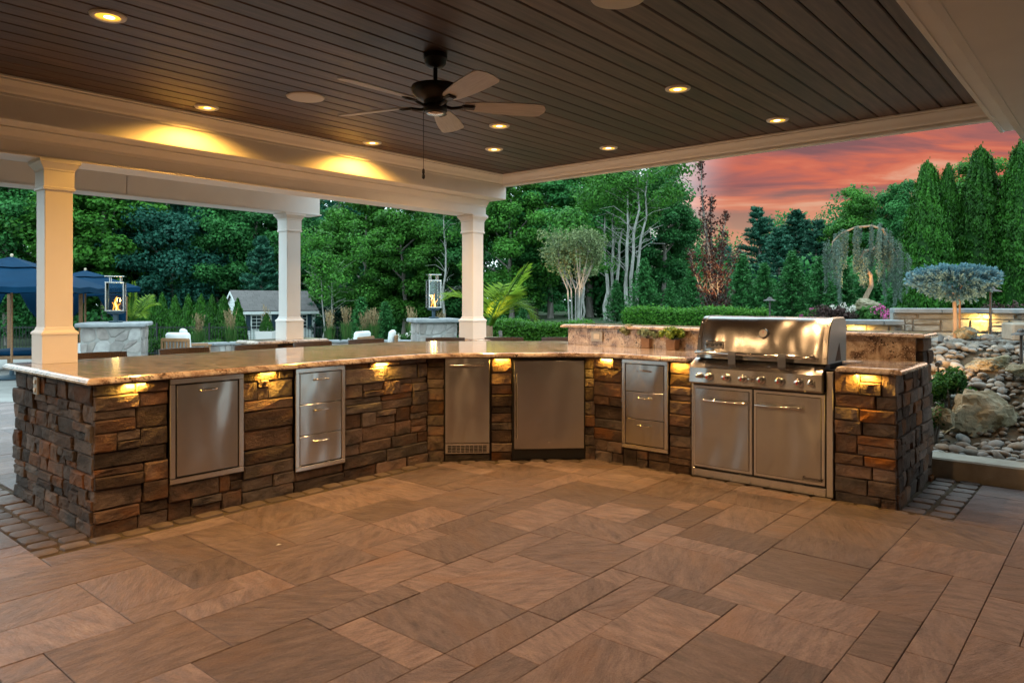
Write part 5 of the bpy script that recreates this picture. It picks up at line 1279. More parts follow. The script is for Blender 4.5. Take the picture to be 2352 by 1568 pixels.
def decid_meshes(seed, H, R, z0, mat, bark, leaf=0.175, nbl=84, per=400):
    r = np.random.default_rng(seed)
    tr = tree_trunk(r, H, H * .016 + .03, R).mesh('trunk', bark, smooth=60)
    C = []; N_ = []; T = []
    zc = (H + z0) / 2; hz = (H - z0) / 2
    for k in range(nbl):
        d = rdir(1, r)[0]; f = r.uniform(.35, 1.0) ** .6
        wz = d[2]; c = np.array((d[0] * R * f * (1 - .25 * max(wz, 0)), d[1] * R * f * (1 - .25 * max(wz, 0)), zc + wz * hz * f))
        rb = R * r.uniform(.22, .36); bt = r.uniform(-.18, .18) + .12 * wz
        P, D = puff(c, (rb, rb, rb * .62), per, r)
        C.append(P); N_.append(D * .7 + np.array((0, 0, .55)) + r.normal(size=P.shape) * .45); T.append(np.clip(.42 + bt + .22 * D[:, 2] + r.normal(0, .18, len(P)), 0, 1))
    C = np.concatenate(C); N_ = np.concatenate(N_); T = np.concatenate(T)
    s = leaf * r.uniform(.65, 1.3, len(C))
    return tr, leaf_mesh('crown', C, N_, s * .72, s, T, mat, r=r)
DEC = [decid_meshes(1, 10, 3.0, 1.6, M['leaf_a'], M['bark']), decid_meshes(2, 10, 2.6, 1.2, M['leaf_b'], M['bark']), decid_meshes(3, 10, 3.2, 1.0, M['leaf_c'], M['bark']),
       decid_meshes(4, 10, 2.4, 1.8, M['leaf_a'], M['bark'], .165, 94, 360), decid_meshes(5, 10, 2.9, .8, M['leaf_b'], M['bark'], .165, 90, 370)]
def pine_meshes(seed, H, R):
    r = np.random.default_rng(seed); mb = MB(); mb.tube([(0, 0, -.1), (0, 0, H)], [H * .02, .01], 8)
    C = []; N_ = []; T = []; U_ = []
    z = H * .12
    while z < H * .99:
        f = (z / H); L_ = R * (1 - f) ** .75 * r.uniform(.75, 1.1) + .12
        for k in range(6):
            a = r.uniform(0, 6.28); e = np.array((math.cos(a) * L_, math.sin(a) * L_, .22 * L_ + .1))
            mb.tube([(0, 0, z), (e[0] * .5, e[1] * .5, z + e[2] * .35), (e[0], e[1], z + e[2])], [.03 * (1 - f) + .008, .015, .004], 4, cap=False)
            for j in range(5):
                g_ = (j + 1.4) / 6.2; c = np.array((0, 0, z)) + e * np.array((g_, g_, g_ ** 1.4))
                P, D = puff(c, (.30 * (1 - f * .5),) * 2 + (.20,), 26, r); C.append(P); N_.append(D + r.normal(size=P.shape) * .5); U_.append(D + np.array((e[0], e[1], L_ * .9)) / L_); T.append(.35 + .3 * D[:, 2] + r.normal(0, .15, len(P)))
        z += r.uniform(.32, .5)
    C = np.concatenate(C); s = .26 * r.uniform(.7, 1.2, len(C))
    return mb.mesh('trunk', M['bark'], smooth=60), leaf_mesh('crown', C, np.concatenate(N_), s * .30, s, np.concatenate(T), M['pine'], up=np.concatenate(U_), r=r)
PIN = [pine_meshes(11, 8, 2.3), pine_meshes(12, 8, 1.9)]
def place_tree(name, meshes, Hm, u, vtop, Y, label, cat='tree', group=None, wscale=1.0, parts=('trunk', 'crown'), zg=None):
    top = at(u, vtop, Y); z0 = gz(top.x, Y) if zg is None else zg; k = (top.z - z0) / Hm
    t = thing(name, label, cat, (top.x, Y, z0 - .03), random.uniform(0, 6.28), group)
    for nm, me in zip(parts, meshes):
        if me is not None: link(nm, me, t, scale=(k * wscale, k * wscale, k))
    return t
G1 = 'woodland trees behind the yard'
wood = [  # u, top row, distance, mesh, width factor, label
    (20, 330, 40, 4, 1.0, 'tall green tree above the left umbrella at the left edge'), (130, 300, 42, 0, 1.1, 'tall green tree behind the left white column'),
    (240, 320, 40, 3, 1.2, 'leafy green tree above the left fire lantern'), (385, 380, 41, 2, 1.05, 'dark bluish broad tree right of the left fire lantern'),
    (500, 400, 42, 4, 1.0, 'green tree behind the arborvitae row and shed gable'), (590, 380, 43, 1, 1.1, 'green tree right behind the garden shed'),
    (300, 250, 48, 1, 1.3, 'tall back tree behind the left fire lantern'), (520, 260, 48, 0, 1.3, 'tall back tree above the garden shed'),
    (735, 462, 41, 1, 1.05, 'feathery green tree just right of the middle column'), (845, 440, 33, 0, 1.15, 'bright green maple in the middle between the two right columns'),
    (930, 455, 31, 3, 1.1, 'green maple above and left of the right fire lantern'), (1010, 420, 33, 1, 1.0, 'green tree behind the right fire lantern'),
    (1050, 380, 37, 4, 1.1, 'tall green tree just left of the right column'), (780, 400, 46, 2, 1.1, 'distant green tree above the yard center left'),
    (1175, 400, 29, 0, 1.05, 'bright green tree right of the right column'), (1265, 340, 30, 1, 1.15, 'tall green tree behind the crape myrtle'),
    (1355, 330, 31, 3, 1.25, 'tall green tree behind the pale trunks'), (1450, 320, 31, 4, 1.15, 'tall green tree with pale branches at its right'),
    (1520, 375, 29, 1, 0.95, 'green tree at the right end of the tall wood beside the sky'), (1400, 420, 35, 2, 1.1, 'bluish green tree deep behind the pale trunks'), (1230, 430, 36, 4, 1.2, 'green tree deep behind the palm'),
    (2050, 440, 37, 4, 1.0, 'green tree left of the tall arborvitae against the sky'), (1975, 425, 35, 3, 1.0, 'light green tree behind the weeping cedar against the red sky'), (2075, 400, 33, 1, 0.9, 'pale green tree beside the tall arborvitae'),
    (2260, 360, 34, 0, 1.0, 'tree top showing between the tall arborvitae at right'), (1900, 500, 40, 1, 1.0, 'small green tree top left of the weeping cedar'), (1665, 560, 37, 2, 0.9, 'low bluish tree right of the copper beech'),
]
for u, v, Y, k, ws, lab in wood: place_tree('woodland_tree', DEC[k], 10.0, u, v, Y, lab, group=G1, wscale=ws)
for u, v, Y, k, ws, lab in [(1745, 470, 38, 0, 1.3, 'bluish pine with pointed top right of the copper beech'), (1830, 480, 40, 1, 1.5, 'broad dark pine in the gap under the red sky'), (1875, 500, 36, 0, 1.2, 'pine in front of the low trees left of the weeping cedar'),
                            (1790, 520, 34, 1, 1.5, 'low spreading pine under the sunset sky'), (600, 540, 39, 1, 1.3, 'pine with a thin trunk behind the shed roof'), (755, 560, 36, 0, 1.0, 'small pine right of the middle column')]:
    place_tree('pine_tree', PIN[k], 8.0, u, v, Y, lab, group='pines among the woodland', wscale=ws)
# deep wood that closes the view behind the single trees
r = np.random.default_rng(77); C = []; T = []; Nn = []
for k in range(480):
    X = r.uniform(-44, 44); Y = 50 + r.uniform(-3, 5); hmax = 11.5 if X < 9 else (6.3 if X < 22 else 7.5)
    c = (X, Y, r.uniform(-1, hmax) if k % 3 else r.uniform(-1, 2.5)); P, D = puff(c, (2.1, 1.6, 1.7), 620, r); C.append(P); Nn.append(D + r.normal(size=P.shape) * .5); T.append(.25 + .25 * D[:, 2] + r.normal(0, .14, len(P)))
C = np.concatenate(C); s = .24 * r.uniform(.6, 1.2, len(C))
o = link('far_woodland', leaf_mesh('far_woodland', C, np.concatenate(Nn), s * .7, s, np.concatenate(T), M['leaf_b'], r=r)); tag(o, 'dense dark green wood far behind the yard', 'woodland', kind='stuff')
r = np.random.default_rng(78); C = []; T = []; Nn = []
for k in range(300):
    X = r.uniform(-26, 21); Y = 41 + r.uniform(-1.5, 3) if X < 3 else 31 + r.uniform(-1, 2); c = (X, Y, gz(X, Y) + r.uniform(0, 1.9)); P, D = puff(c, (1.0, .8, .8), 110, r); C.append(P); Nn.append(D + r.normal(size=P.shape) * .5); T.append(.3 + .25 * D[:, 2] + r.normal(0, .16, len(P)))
C = np.concatenate(C); s = .26 * r.uniform(.6, 1.2, len(C))
o = link('undergrowth', leaf_mesh('undergrowth', C, np.concatenate(Nn), s * .7, s, np.concatenate(T), M['leaf_b'], r=r)); tag(o, 'green undergrowth along the foot of the wood', 'undergrowth', kind='stuff')

# pale multi-stem trees without low leaves
def pale_tree(u, vb, Y, stems, label):
    p = at(u, vb, Y); t = thing('pale_trunk_tree', label, 'tree', (p.x, Y, gz(p.x, Y) - .05), 0, 'pale trunked trees at the wood edge'); r = np.random.default_rng(int(u)); mb = MB()
    for (du, vt, r0, dx0) in stems:
        e = at(u + du, vt, Y) - Vector(t.location); n = 7; b = Vector((dx0, 0, 0))
        pts = [b.lerp(Vector((e.x, r.uniform(-.3, .3), e.z)), i / n) + Vector((r.normal(0, .05), r.normal(0, .05), 0)) * (1 if 0 < i < n else 0) for i in range(n + 1)]
        r0 *= .78; mb.tube(pts, [r0 * (1 - .72 * i / n) for i in range(n + 1)], 8)
        for k in range(16):
            i = r.uniform(2.5, n - .2); q = pts[int(i)].lerp(pts[min(int(i) + 1, n)], i % 1); a = r.uniform(0, 6.28); L_ = r.uniform(.4, 1.15)
            m_ = q + Vector((math.cos(a) * L_ * .5, math.sin(a) * L_ * .5, L_ * .35)); e2 = q + Vector((math.cos(a) * L_, math.sin(a) * L_, L_ * r.uniform(.2, .7)))
            mb.tube([q, m_, e2], [r0 * .16, r0 * .10, .006], 5, cap=False)
    mb.build('trunk', M['pale_bark'], t, smooth=60)
    C = []
    Nn = []
    for (du, vt, r0, dx0) in stems:
        e = at(u + du, vt, Y) - Vector(t.location)
        for k in range(9): P, D = puff((e.x + r.normal(0, .8), r.normal(0, .6), e.z + r.uniform(-1.2, .9)), (.6, .5, .4), 230, r); C.append(P); Nn.append(D)
    C = np.concatenate(C); s = .105 * r.uniform(.7, 1.2, len(C)); link('crown', leaf_mesh('crown', C, np.concatenate(Nn) + np.array((0, 0, .5)), s * .7, s, r.random(len(C)) * .8, M['leaf_a'], r=r), t)
pale_tree(1400, 735, 25, [(-8, 500, .11, -.12), (12, 470, .10, .02), (40, 430, .09, .14)], 'group of three pale grey trunks left of the tall wood edge')
pale_tree(1447, 720, 24, [(-5, 440, .11, -.10), (20, 380, .10, 0.0), (38, 400, .09, .12)], 'pale trunk tree with many bare arching side branches')
pale_tree(1340, 745, 23, [(14, 560, .05, -.05)], 'thin pale trunk just right of the crape myrtle')
pale_tree(1020, 760, 29, [(-2, 480, .09, 0)], 'slim pale trunk standing behind the right fire lantern')
pale_tree(690 + 55, 770, 29, [(-10, 590, .05, 0), (25, 610, .045, .2)], 'thin pale leaning saplings right of the shed')

# ---- clipped and columnar evergreens
def arb_meshes(seed, H, R, n, mat, leaf, shape=1.0, wob=.10, lump=.06):
    r = np.random.default_rng(seed); f = r.random(n) ** .75; a = r.uniform(0, 6.28, n)
    prof = lambda f: R * np.clip((1 - f) * 1.35, 0, 1) ** (.62 * shape) * (.82 + .18 * np.minimum(1, f * 7))
    rad = prof(f) * (1 - wob + wob * np.sin(3 * a + 9 * f) * .5 + r.normal(0, .075, n)) * np.where(r.random(n) < .12, 1.10, 1)
    lm = np.sin(9 * a + 31 * f + 2 * np.sin(17 * f)) * np.cos(6 * a - 43 * f + seed); rad = rad * (1 + lump * lm)
    C = np.stack([np.cos(a) * rad, np.sin(a) * rad, f * H + lump * .5 * lm + np.where(f > .9, r.normal(0, .06, n), 0)], 1); Nn = np.stack([np.cos(a), np.sin(a), np.full(n, .25)], 1) + r.normal(size=(n, 3)) * .45
    up = np.stack([np.cos(a) * .35, np.sin(a) * .35, np.ones(n)], 1) + r.normal(size=(n, 3)) * .25
    s = leaf * r.uniform(.6, 1.3, n)
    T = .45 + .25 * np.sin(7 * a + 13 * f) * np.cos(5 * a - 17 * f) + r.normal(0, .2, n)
    me = leaf_mesh('crown', C, Nn, s * .42, s, T, mat, up=up, r=r)
    mb = MB(); mb.lathe([(float(prof(x)) * .70 + .001, float(x * H)) for x in np.linspace(0, .985, 12)], n=14); 
    return mb.mesh('inner_branches', mat, smooth=180), me
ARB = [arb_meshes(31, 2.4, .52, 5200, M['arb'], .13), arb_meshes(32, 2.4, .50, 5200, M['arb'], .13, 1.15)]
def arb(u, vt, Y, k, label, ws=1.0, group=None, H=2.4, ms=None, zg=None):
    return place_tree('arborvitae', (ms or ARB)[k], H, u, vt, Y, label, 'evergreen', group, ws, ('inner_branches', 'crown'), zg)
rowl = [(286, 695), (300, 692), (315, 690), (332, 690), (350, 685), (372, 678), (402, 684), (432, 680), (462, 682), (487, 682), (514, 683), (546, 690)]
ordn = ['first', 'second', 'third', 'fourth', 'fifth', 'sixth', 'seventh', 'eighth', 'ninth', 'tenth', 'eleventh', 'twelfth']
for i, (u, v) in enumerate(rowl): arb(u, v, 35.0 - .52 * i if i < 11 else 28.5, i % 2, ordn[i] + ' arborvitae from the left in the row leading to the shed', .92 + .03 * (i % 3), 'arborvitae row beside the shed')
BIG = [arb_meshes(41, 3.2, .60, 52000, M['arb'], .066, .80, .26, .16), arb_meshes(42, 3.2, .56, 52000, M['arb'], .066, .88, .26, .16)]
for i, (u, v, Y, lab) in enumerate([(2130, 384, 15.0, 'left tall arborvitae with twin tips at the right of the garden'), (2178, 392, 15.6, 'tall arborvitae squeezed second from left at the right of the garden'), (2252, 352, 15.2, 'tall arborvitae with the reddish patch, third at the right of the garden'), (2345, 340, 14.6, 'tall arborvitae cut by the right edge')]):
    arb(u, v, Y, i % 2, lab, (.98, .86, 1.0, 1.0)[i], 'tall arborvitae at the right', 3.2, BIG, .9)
# young loose conifers behind the hedges
def conif_meshes(seed, H, R, n):
    r = np.random.default_rng(seed); mb = MB(); mb.tube([(0, 0, -.1), (0, 0, H * .98)], [.03, .004], 6); C = []; Nn = []; U_ = []; T = []
    nb_ = 95
    for k in range(nb_):
        f = (k / nb_) ** .9; z = H * (.04 + .94 * f); L_ = R * (1 - f) ** .85 * r.uniform(.7, 1.15) + .03; a = k * 2.4 + r.uniform(-.4, .4); m = max(10, int(n / nb_ * (1.4 - f)))
        g_ = r.random(m) ** .7; e = np.array((math.cos(a), math.sin(a), .28)) * L_
        P = np.array((0, 0, z)) + g_[:, None] * e + r.normal(size=(m, 3)) * np.array((.055, .055, .04)) - np.array((0, 0, .10 * L_)) * (g_[:, None] ** 2)
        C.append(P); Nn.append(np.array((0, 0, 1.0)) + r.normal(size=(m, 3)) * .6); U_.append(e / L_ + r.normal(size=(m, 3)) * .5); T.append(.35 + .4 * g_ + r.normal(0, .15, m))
    C = np.concatenate(C); s = .12 * r.uniform(.7, 1.3, len(C))
    return mb.mesh('trunk', M['bark']), leaf_mesh('crown', C, np.concatenate(Nn), s * .42, s, np.concatenate(T), M['conifer'], up=np.concatenate(U_), r=r)
CON = [conif_meshes(51, 2.6, .85, 6500), conif_meshes(52, 2.6, .95, 6500)]
for i, (u, v, Y) in enumerate([(1415, 640, 21), (1480, 590, 20.5), (1540, 640, 20), (1590, 600, 21), (1705, 580, 19), (1755, 600, 18.5), (1820, 572, 18), (1885, 585, 17.5), (1940, 600, 17), (2065, 620, 16), (1200, 700, 23), (1140, 690, 24), (885, 690, 26), (830, 680, 27)]):
    labc = ['right of the pale trunk group', 'directly left of the copper beech group, tall', 'small one left of the copper beech', 'touching the left side of the copper beech', 'first to the right of the copper beech', 'behind the left path light', 'tallest right of the left path light', 'left of the weeping cedar', 'just behind the weeping cedar', 'left below the tall arborvitae', 'behind the palm fronds', 'beside the right column behind the palm', 'left of the right stone pillar', 'among the plume grasses in the middle'][i]
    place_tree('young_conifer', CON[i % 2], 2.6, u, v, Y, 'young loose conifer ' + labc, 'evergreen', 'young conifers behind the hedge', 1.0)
# box hedges
def hedge(p0, p1, depth, z0, z1, n, label):
    r = np.random.default_rng(int(p0[0] * 100) % 997); L_ = math.hypot(p1[0] - p0[0], p1[1] - p0[1]); phi = math.atan2(p1[1] - p0[1], p1[0] - p0[0])
    t = thing('box_hedge', label, 'hedge', (p0[0], p0[1], z0), phi); h = z1 - z0
    fc = r.integers(0, 5, n); x = r.uniform(0, L_, n); y = r.uniform(0, depth, n); z = r.uniform(0, h, n); Nn = np.zeros((n, 3))
    y = np.where(fc <= 1, r.normal(0, .025, n), y); Nn[fc <= 1] = (0, -1, .4); z = np.where((fc == 2) | (fc == 3), h + r.normal(0, .03, n) + .025 * np.sin(x * 5), z); Nn[(fc == 2) | (fc == 3)] = (0, -.2, 1)
    x = np.where(fc == 4, np.where(r.random(n) < .5, 0, L_) + r.normal(0, .03, n), x); Nn[fc == 4] = (-1, 0, .3)
    C = np.stack([x, y, z], 1); Nn += r.normal(size=(n, 3)) * .6; s = .038 * r.uniform(.6, 1.3, n)
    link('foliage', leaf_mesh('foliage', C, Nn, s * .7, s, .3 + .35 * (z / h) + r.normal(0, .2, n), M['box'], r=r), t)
    mb = MB(); mb.box((.03, .03, 0), (L_ - .03, depth - .03, h - .03)); mb.build('inner_branches', M['box'], t)
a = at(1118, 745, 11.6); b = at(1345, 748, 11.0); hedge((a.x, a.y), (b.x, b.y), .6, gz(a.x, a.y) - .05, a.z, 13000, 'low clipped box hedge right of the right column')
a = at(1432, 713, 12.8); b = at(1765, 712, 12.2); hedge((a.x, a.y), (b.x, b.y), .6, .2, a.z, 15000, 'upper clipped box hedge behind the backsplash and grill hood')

# ---- specimen trees
def crape():
    p = at(1322, 745, 15.0); z0 = gz(p.x, p.y); t = thing('crape_myrtle', 'vase shaped crape myrtle with many slim trunks lit from below', 'tree', (p.x, p.y, z0)); r = np.random.default_rng(9)
    mb = MB(); tips = []
    Ht = at(0, 528, 15).z - z0
    for k in range(7):
        a = r.uniform(0, 6.28); b = Vector((math.cos(a) * .13, math.sin(a) * .10, -.03)); m_ = b + Vector((math.cos(a) * .05, math.sin(a) * .05, Ht * .45)); mb.tube([b, m_], [.021, .015], 7)
        for j in range(4):
            a2 = a + r.uniform(-1.1, 1.1); q = m_ + Vector((math.cos(a2) * .22, math.sin(a2) * .2, Ht * .22)); e = m_ + Vector((math.cos(a2) * r.uniform(.2, .50), math.sin(a2) * r.uniform(.2, .5), Ht * r.uniform(.32, .55))); mb.tube([m_, q, e], [.011, .007, .003], 6, cap=False); tips += [e, q.lerp(e, .5), q.lerp(e, .8)]
            for i in range(3):
                f = r.uniform(.2, .9); s_ = q.lerp(e, f); e3 = s_ + Vector((r.normal(0, .14), r.normal(0, .14), r.uniform(.05, .25))); mb.tube([s_, e3], [.005, .002], 4, cap=False); tips.append(e3)
    mb.build('trunk', M['pale_bark'], t, smooth=60)
    C = np.concatenate([puff(tuple(e), (.15, .15, .14), 46, r)[0] for e in tips] + [puff((r.normal(0, .27), r.normal(0, .25), Ht * r.uniform(.55, .95)), (.18, .18, .15), 60, r)[0] for _ in range(40)])
    s = .055 * r.uniform(.6, 1.3, len(C)); link('crown', leaf_mesh('crown', C, r.normal(size=C.shape) + np.array((0, 0, .5)), s * .6, s, r.random(len(C)), M['myrtle'], r=r), t)
    return t
def beech():
    Y = 15.5; p = at(1640, 712, Y); z0 = gz(p.x, Y); t = thing('copper_beech', 'tall narrow copper beech with dark red leaves against the sky', 'tree', (p.x, Y, z0)); r = np.random.default_rng(10); mb = MB(); C = []
    def stem(u_, v_, w0, lean):
        e = at(u_, v_, Y) - Vector((p.x, Y, z0)); b = Vector((0, 0, -.05)); pts = [b.lerp(Vector((e.x, lean, e.z)), f) + Vector((.05 * math.sin(f * 6), .0, 0)) for f in np.linspace(0, 1, 8)]
        pts[1].x *= .6; mb.tube(pts, [w0 * (1 - .85 * i / 7) for i in range(8)], 7)
        L_ = pts[-1].z
        for k in range(int(26 * L_)):
            f = r.uniform(.06, 1); i = f * 7; q = pts[min(int(i), 6)].lerp(pts[min(int(i) + 1, 7)], i % 1); a = r.uniform(0, 6.28); bl_ = (.34 * (1 - f) ** .8 + .06) * r.uniform(.6, 1.2)
            q2 = q + Vector((math.cos(a) * bl_ * .8, math.sin(a) * bl_ * .8, bl_ * .9)); mb.tube([q, q2], [.006, .002], 4, cap=False)
            m_ = int(7 + 14 * bl_); g_ = r.random(m_)
            C.append(np.array(q)[None] + g_[:, None] * (np.array(q2) - np.array(q))[None] + r.normal(size=(m_, 3)) * .035)
    stem(1612, 366, .05, 0); stem(1640, 445, .035, .1); stem(1668, 490, .03, -.1); stem(1700, 575, .025, .1); stem(1585, 580, .025, -.1); stem(1650, 590, .025, -.25); stem(1630, 560, .03, .2)
    mb.build('trunk', M['bark'], t, smooth=60); C = np.concatenate(C); s = .07 * r.uniform(.6, 1.2, len(C)); link('crown', leaf_mesh('crown', C, r.normal(size=C.shape) + np.array((0, 0, .4)), s * .65, s, r.random(len(C)), M['copper'], r=r), t); return t
def cedar():
    Y = 12.5; p = at(1985, 700, Y); z0 = gz(p.x, Y); t = thing('weeping_cedar', 'weeping blue cedar arching over with hanging silver strands', 'tree', (p.x, Y, z0)); r = np.random.default_rng(12)
    def L(u, v, dy=0): q = at(u, v, Y); return Vector((q.x - p.x, dy, q.z - z0))
    mb = MB(); trunk = [L(1980, 735), L(1985, 690), L(2005, 655, .05), L(2003, 632, .05), L(1985, 612, 0), L(1975, 590, -.05), L(1985, 575, 0)]
    mb.tube(trunk, [.045, .045, .04, .035, .03, .025, .02], 8)
    arch = [L(1985, 578), L(2010, 572, .1), L(2032, 560, .1), L(2036, 545, 0), L(2022, 528, -.1), L(1995, 520, -.1), L(1965, 522, 0), L(1938, 535, .1), L(1918, 555, .1), L(1910, 580, 0)]
    mb.tube(arch, [.025, .024, .022, .02, .02, .019, .018, .015, .012, .008], 8)
    arm = [L(2034, 548), L(2050, 560, .05), L(2060, 585, 0), L(2063, 610, 0)]; mb.tube(arm, [.014, .012, .009, .005], 6)
    mb.build('trunk', M['tan_bark'], t, smooth=60)
    C = []; D_ = []
    def strand(b, Lh):
        n = int(Lh / .022); x, y = b.x, b.y
        for i in range(n):
            f = i / n; z = b.z - Lh * f; x += r.normal(0, .005); y += r.normal(0, .005)
            m_ = 11; P, D = puff((x, y, z), (.034, .034, .03), m_, r); C.append(P); D_.append(D)
    poly = arch + arm
    for path, lens in ((arch, (.25, .55, .35, .40, .5, .55, .75, .95, 1.05, .85)), (arm, (.9, 1.05, 1.1, .75)), (trunk[3:], (.3, .4, .5, .5))):
        for i in range(len(path) - 1):
            for k in range(6):
                f = r.random(); q = path[i].lerp(path[i + 1], f) + Vector((r.normal(0, .03), r.normal(0, .16), r.uniform(-.02, .03))); strand(q, (lens[i] * (1 - f) + lens[i + 1] * f) * r.uniform(.45, 1.12))
    C = np.concatenate(C); D_ = np.concatenate(D_); s = .032 * r.uniform(.7, 1.3, len(C)); link('crown', leaf_mesh('crown', C, r.normal(size=C.shape), s * .40, s, .35 + .4 * r.random(len(C)), M['cedar'], up=D_, r=r), t); return t
def tuft_crown(t, pts, dirs, Ln, r, mat, per=26, w=.018):
    n = len(pts); C = []; U_ = []; Nn = []; T = []
    for i in range(n):
        g_ = r.random(per); rd = rdir(per, r); ax = dirs[i]
        C.append(pts[i] + ax * (g_[:, None] * Ln) + rd * w * (1 - .5 * g_[:, None])); U_.append(ax + rd * .8); Nn.append(np.cross(rd, ax) + 1e-3); T.append(.3 + .5 * g_ + r.normal(0, .12, per))
    C = np.concatenate(C); s = .034 * r.uniform(.8, 1.2, len(C)); link('crown', leaf_mesh('crown', C, np.concatenate(Nn), s * .36, s, np.concatenate(T), mat, up=np.concatenate(U_), r=r), t)
def globe_spruce():
    Y = 8.4; p = at(2193, 780, Y); z0 = p.z - .04; t = thing('globe_spruce', 'blue spruce standard with flat tufted crown on a bare trunk', 'tree', (p.x, Y, z0)); r = np.random.default_rng(14)
    zt = at(0, 606, Y).z - z0; zb = at(0, 690, Y).z - z0; R = .45
    mb = MB(); mb.tube([(0, 0, -.1), (.005, 0, .3), (-.01, 0, zb + .12)], [.026, .023, .02], 10)
    for k in range(7): a = r.uniform(0, 6.28); l_ = r.uniform(.15, .3); mb.tube([(0, 0, zb + .0), (math.cos(a) * l_ * .5, math.sin(a) * l_ * .5, zb + .10), (math.cos(a) * l_, math.sin(a) * l_, zb + .17)], [.007, .005, .003], 5, cap=False)
    mb.build('trunk', M['tan_bark'], t, smooth=60)
    mb = MB(); mb.tube([(.07, .02, -.1), (.07, .02, zb + .1)], .011, 8); mb.build('stake', M['teak'], t)
    n = 680; a = r.uniform(0, 6.28, n); rr = np.sqrt(r.random(n)); top = r.random(n) < .62
    z = np.where(top, zt - .13 - .05 * rr ** 3 + r.normal(0, .022, n), zb + .05 + .20 * rr ** 1.5 + r.normal(0, .02, n)); R_ = R * (1 + .05 * np.sin(3 * a))
    pts = np.stack([np.cos(a) * rr * (R_ - .05), np.sin(a) * rr * (R_ - .05), z], 1)
    dirs = np.stack([np.cos(a) * rr, np.sin(a) * rr, np.where(top, .75, -.15)], 1) + r.normal(size=(n, 3)) * .2; dirs /= np.linalg.norm(dirs, axis=1, keepdims=True)
    tuft_crown(t, pts, dirs, .105, r, M['spruce'], 44, .022); return t
def palm(u, vb, Y, H, fr, label, seed):
    p = at(u, vb, Y); z0 = gz(p.x, Y); t = thing('palm', label, 'palm', (p.x, Y, z0)); r = np.random.default_rng(seed)
    mb = MB(); mb.tube([(0, 0, -.05), (0, 0, H * .5), (.02, 0, H)], [.10, .075, .05], 10); mb.build('trunk', M['tan_bark'], t, smooth=60)
    for (ex, ey, ez, sag) in fr:
        b = Vector((0, 0, H * .9)); e = Vector((ex, ey, H + ez)); m_ = b.lerp(e, .5) + Vector((0, 0, sag)); sp = [Vector((b * (1 - f) ** 2 + m_ * 2 * f * (1 - f) + e * f * f)) for f in np.linspace(0, 1, 26)]
        mb = MB(); mb.tube(sp, [.022 * (1 - .9 * i / 25) + .002 for i in range(26)], 6); fo = mb.build('frond', M['palm'], t, smooth=60)
        C = []; U_ = []; Nn = []; Hs = []
        for i in range(5, 26):
            tg = (sp[min(i + 1, 25)] - sp[i - 1]).normalized(); sd = tg.cross(Vector((0, 0, 1))).normalized(); f = i / 25
            for sgn in (-1, 1):
                for j in range(2):
                    dr_ = (sd * sgn * .75 + tg * .62 + Vector((0, 0, -.18 + r.normal(0, .08)))).normalized(); L_ = (.40 * math.sin(min(1, (1.08 - f) * 1.7) * math.pi / 2) + .05) * r.uniform(.85, 1.1)
                    C.append(sp[i] + tg * (.012 * j) + dr_ * L_ * .5); U_.append(dr_); Nn.append(dr_.cross(tg) + Vector((0, 0, .3)) * 1); Hs.append(L_)
        C = np.array([tuple(x) for x in C]); me = leaf_mesh('leaflet', C, np.array([tuple(x) for x in Nn]), .020, np.array(Hs), .4 + .5 * r.random(len(C)), M['palm'], up=np.array([tuple(x) for x in U_]), r=r); link('leaflet', me, fo)
crape(); beech(); cedar(); globe_spruce()
palm(1121, 745, 10.6, 1.0, [(.56, -.2, .86, .12), (-.62, .1, .42, .50), (.70, .1, .12, .62), (.22, .4, .60, .2), (.30, -.3, .45, .25)], 'bright green palm with arching fronds behind the right column', 3)
palm(300, 760, 24.0, 1.2, [(.9, 0, .6, .5), (-.9, .2, .5, .5), (.2, .9, .9, .3), (-.3, -.8, .8, .4), (.7, -.6, .2, .5), (-.6, -.5, .9, .3), (.1, 0, 1.3, 0)], 'shaggy palm behind the left fire lantern', 4)

# ---- low planting
def shrub(u, v, Y, rad, n, leaf, mat, label, cat='shrub', zoff=0.0, group=None, flowers=None, name='shrub'):
    p = at(u, v, Y); r = np.random.default_rng(int(u * 3 + v)); t = thing(name, label, cat, (p.x, p.y, p.z + zoff - rad[2]), 0, group)
    C = []; D_ = []
    for k in range(22):
        d = rdir(1, r)[0]; d[2] = abs(d[2]); c = d * np.array(rad) * r.uniform(.35, .85) + np.array((0, 0, rad[2] * .25)); P, D = puff(c, tuple(np.array(rad) * .34), n // 22, r); C.append(P); D_.append(D)
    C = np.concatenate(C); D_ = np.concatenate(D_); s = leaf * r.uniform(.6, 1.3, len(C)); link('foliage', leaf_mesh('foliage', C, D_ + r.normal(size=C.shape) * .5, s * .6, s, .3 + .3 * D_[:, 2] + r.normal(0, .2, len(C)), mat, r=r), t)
    mb = MB()
    for k in range(8): a = r.uniform(0, 6.28); mb.tube([(0, 0, -rad[2] * .6), (math.cos(a) * rad[0] * .6, math.sin(a) * rad[1] * .6, rad[2] * .6)], [.012, .004], 5, cap=False)
    mb.build('stem', M['bark'], t)
    if flowers:
        fm, nf, fs, fr = flowers; C = []; D_ = []
        for k in range(nf):
            d = rdir(1, r)[0]; d[2] = abs(d[2]) + .4; d[1] = -abs(d[1]); P, D = puff(d / np.linalg.norm(d) * np.array(rad) * 1.02 + np.array((0, 0, rad[2] * .2)), (fr,) * 3, 26, r); C.append(P); D_.append(D)
        C = np.concatenate(C); D_ = np.concatenate(D_); link('flower', leaf_mesh('flower', C, D_, fs, fs, r.random(len(C)), fm, r=r), t)
    return t
shrub(1918, 705, 10.8, (.36, .3, .22), 2600, .035, M['barberry'], 'purple leaved shrub behind the grill hood', flowers=(M['white_flower'], 5, .025, .05))
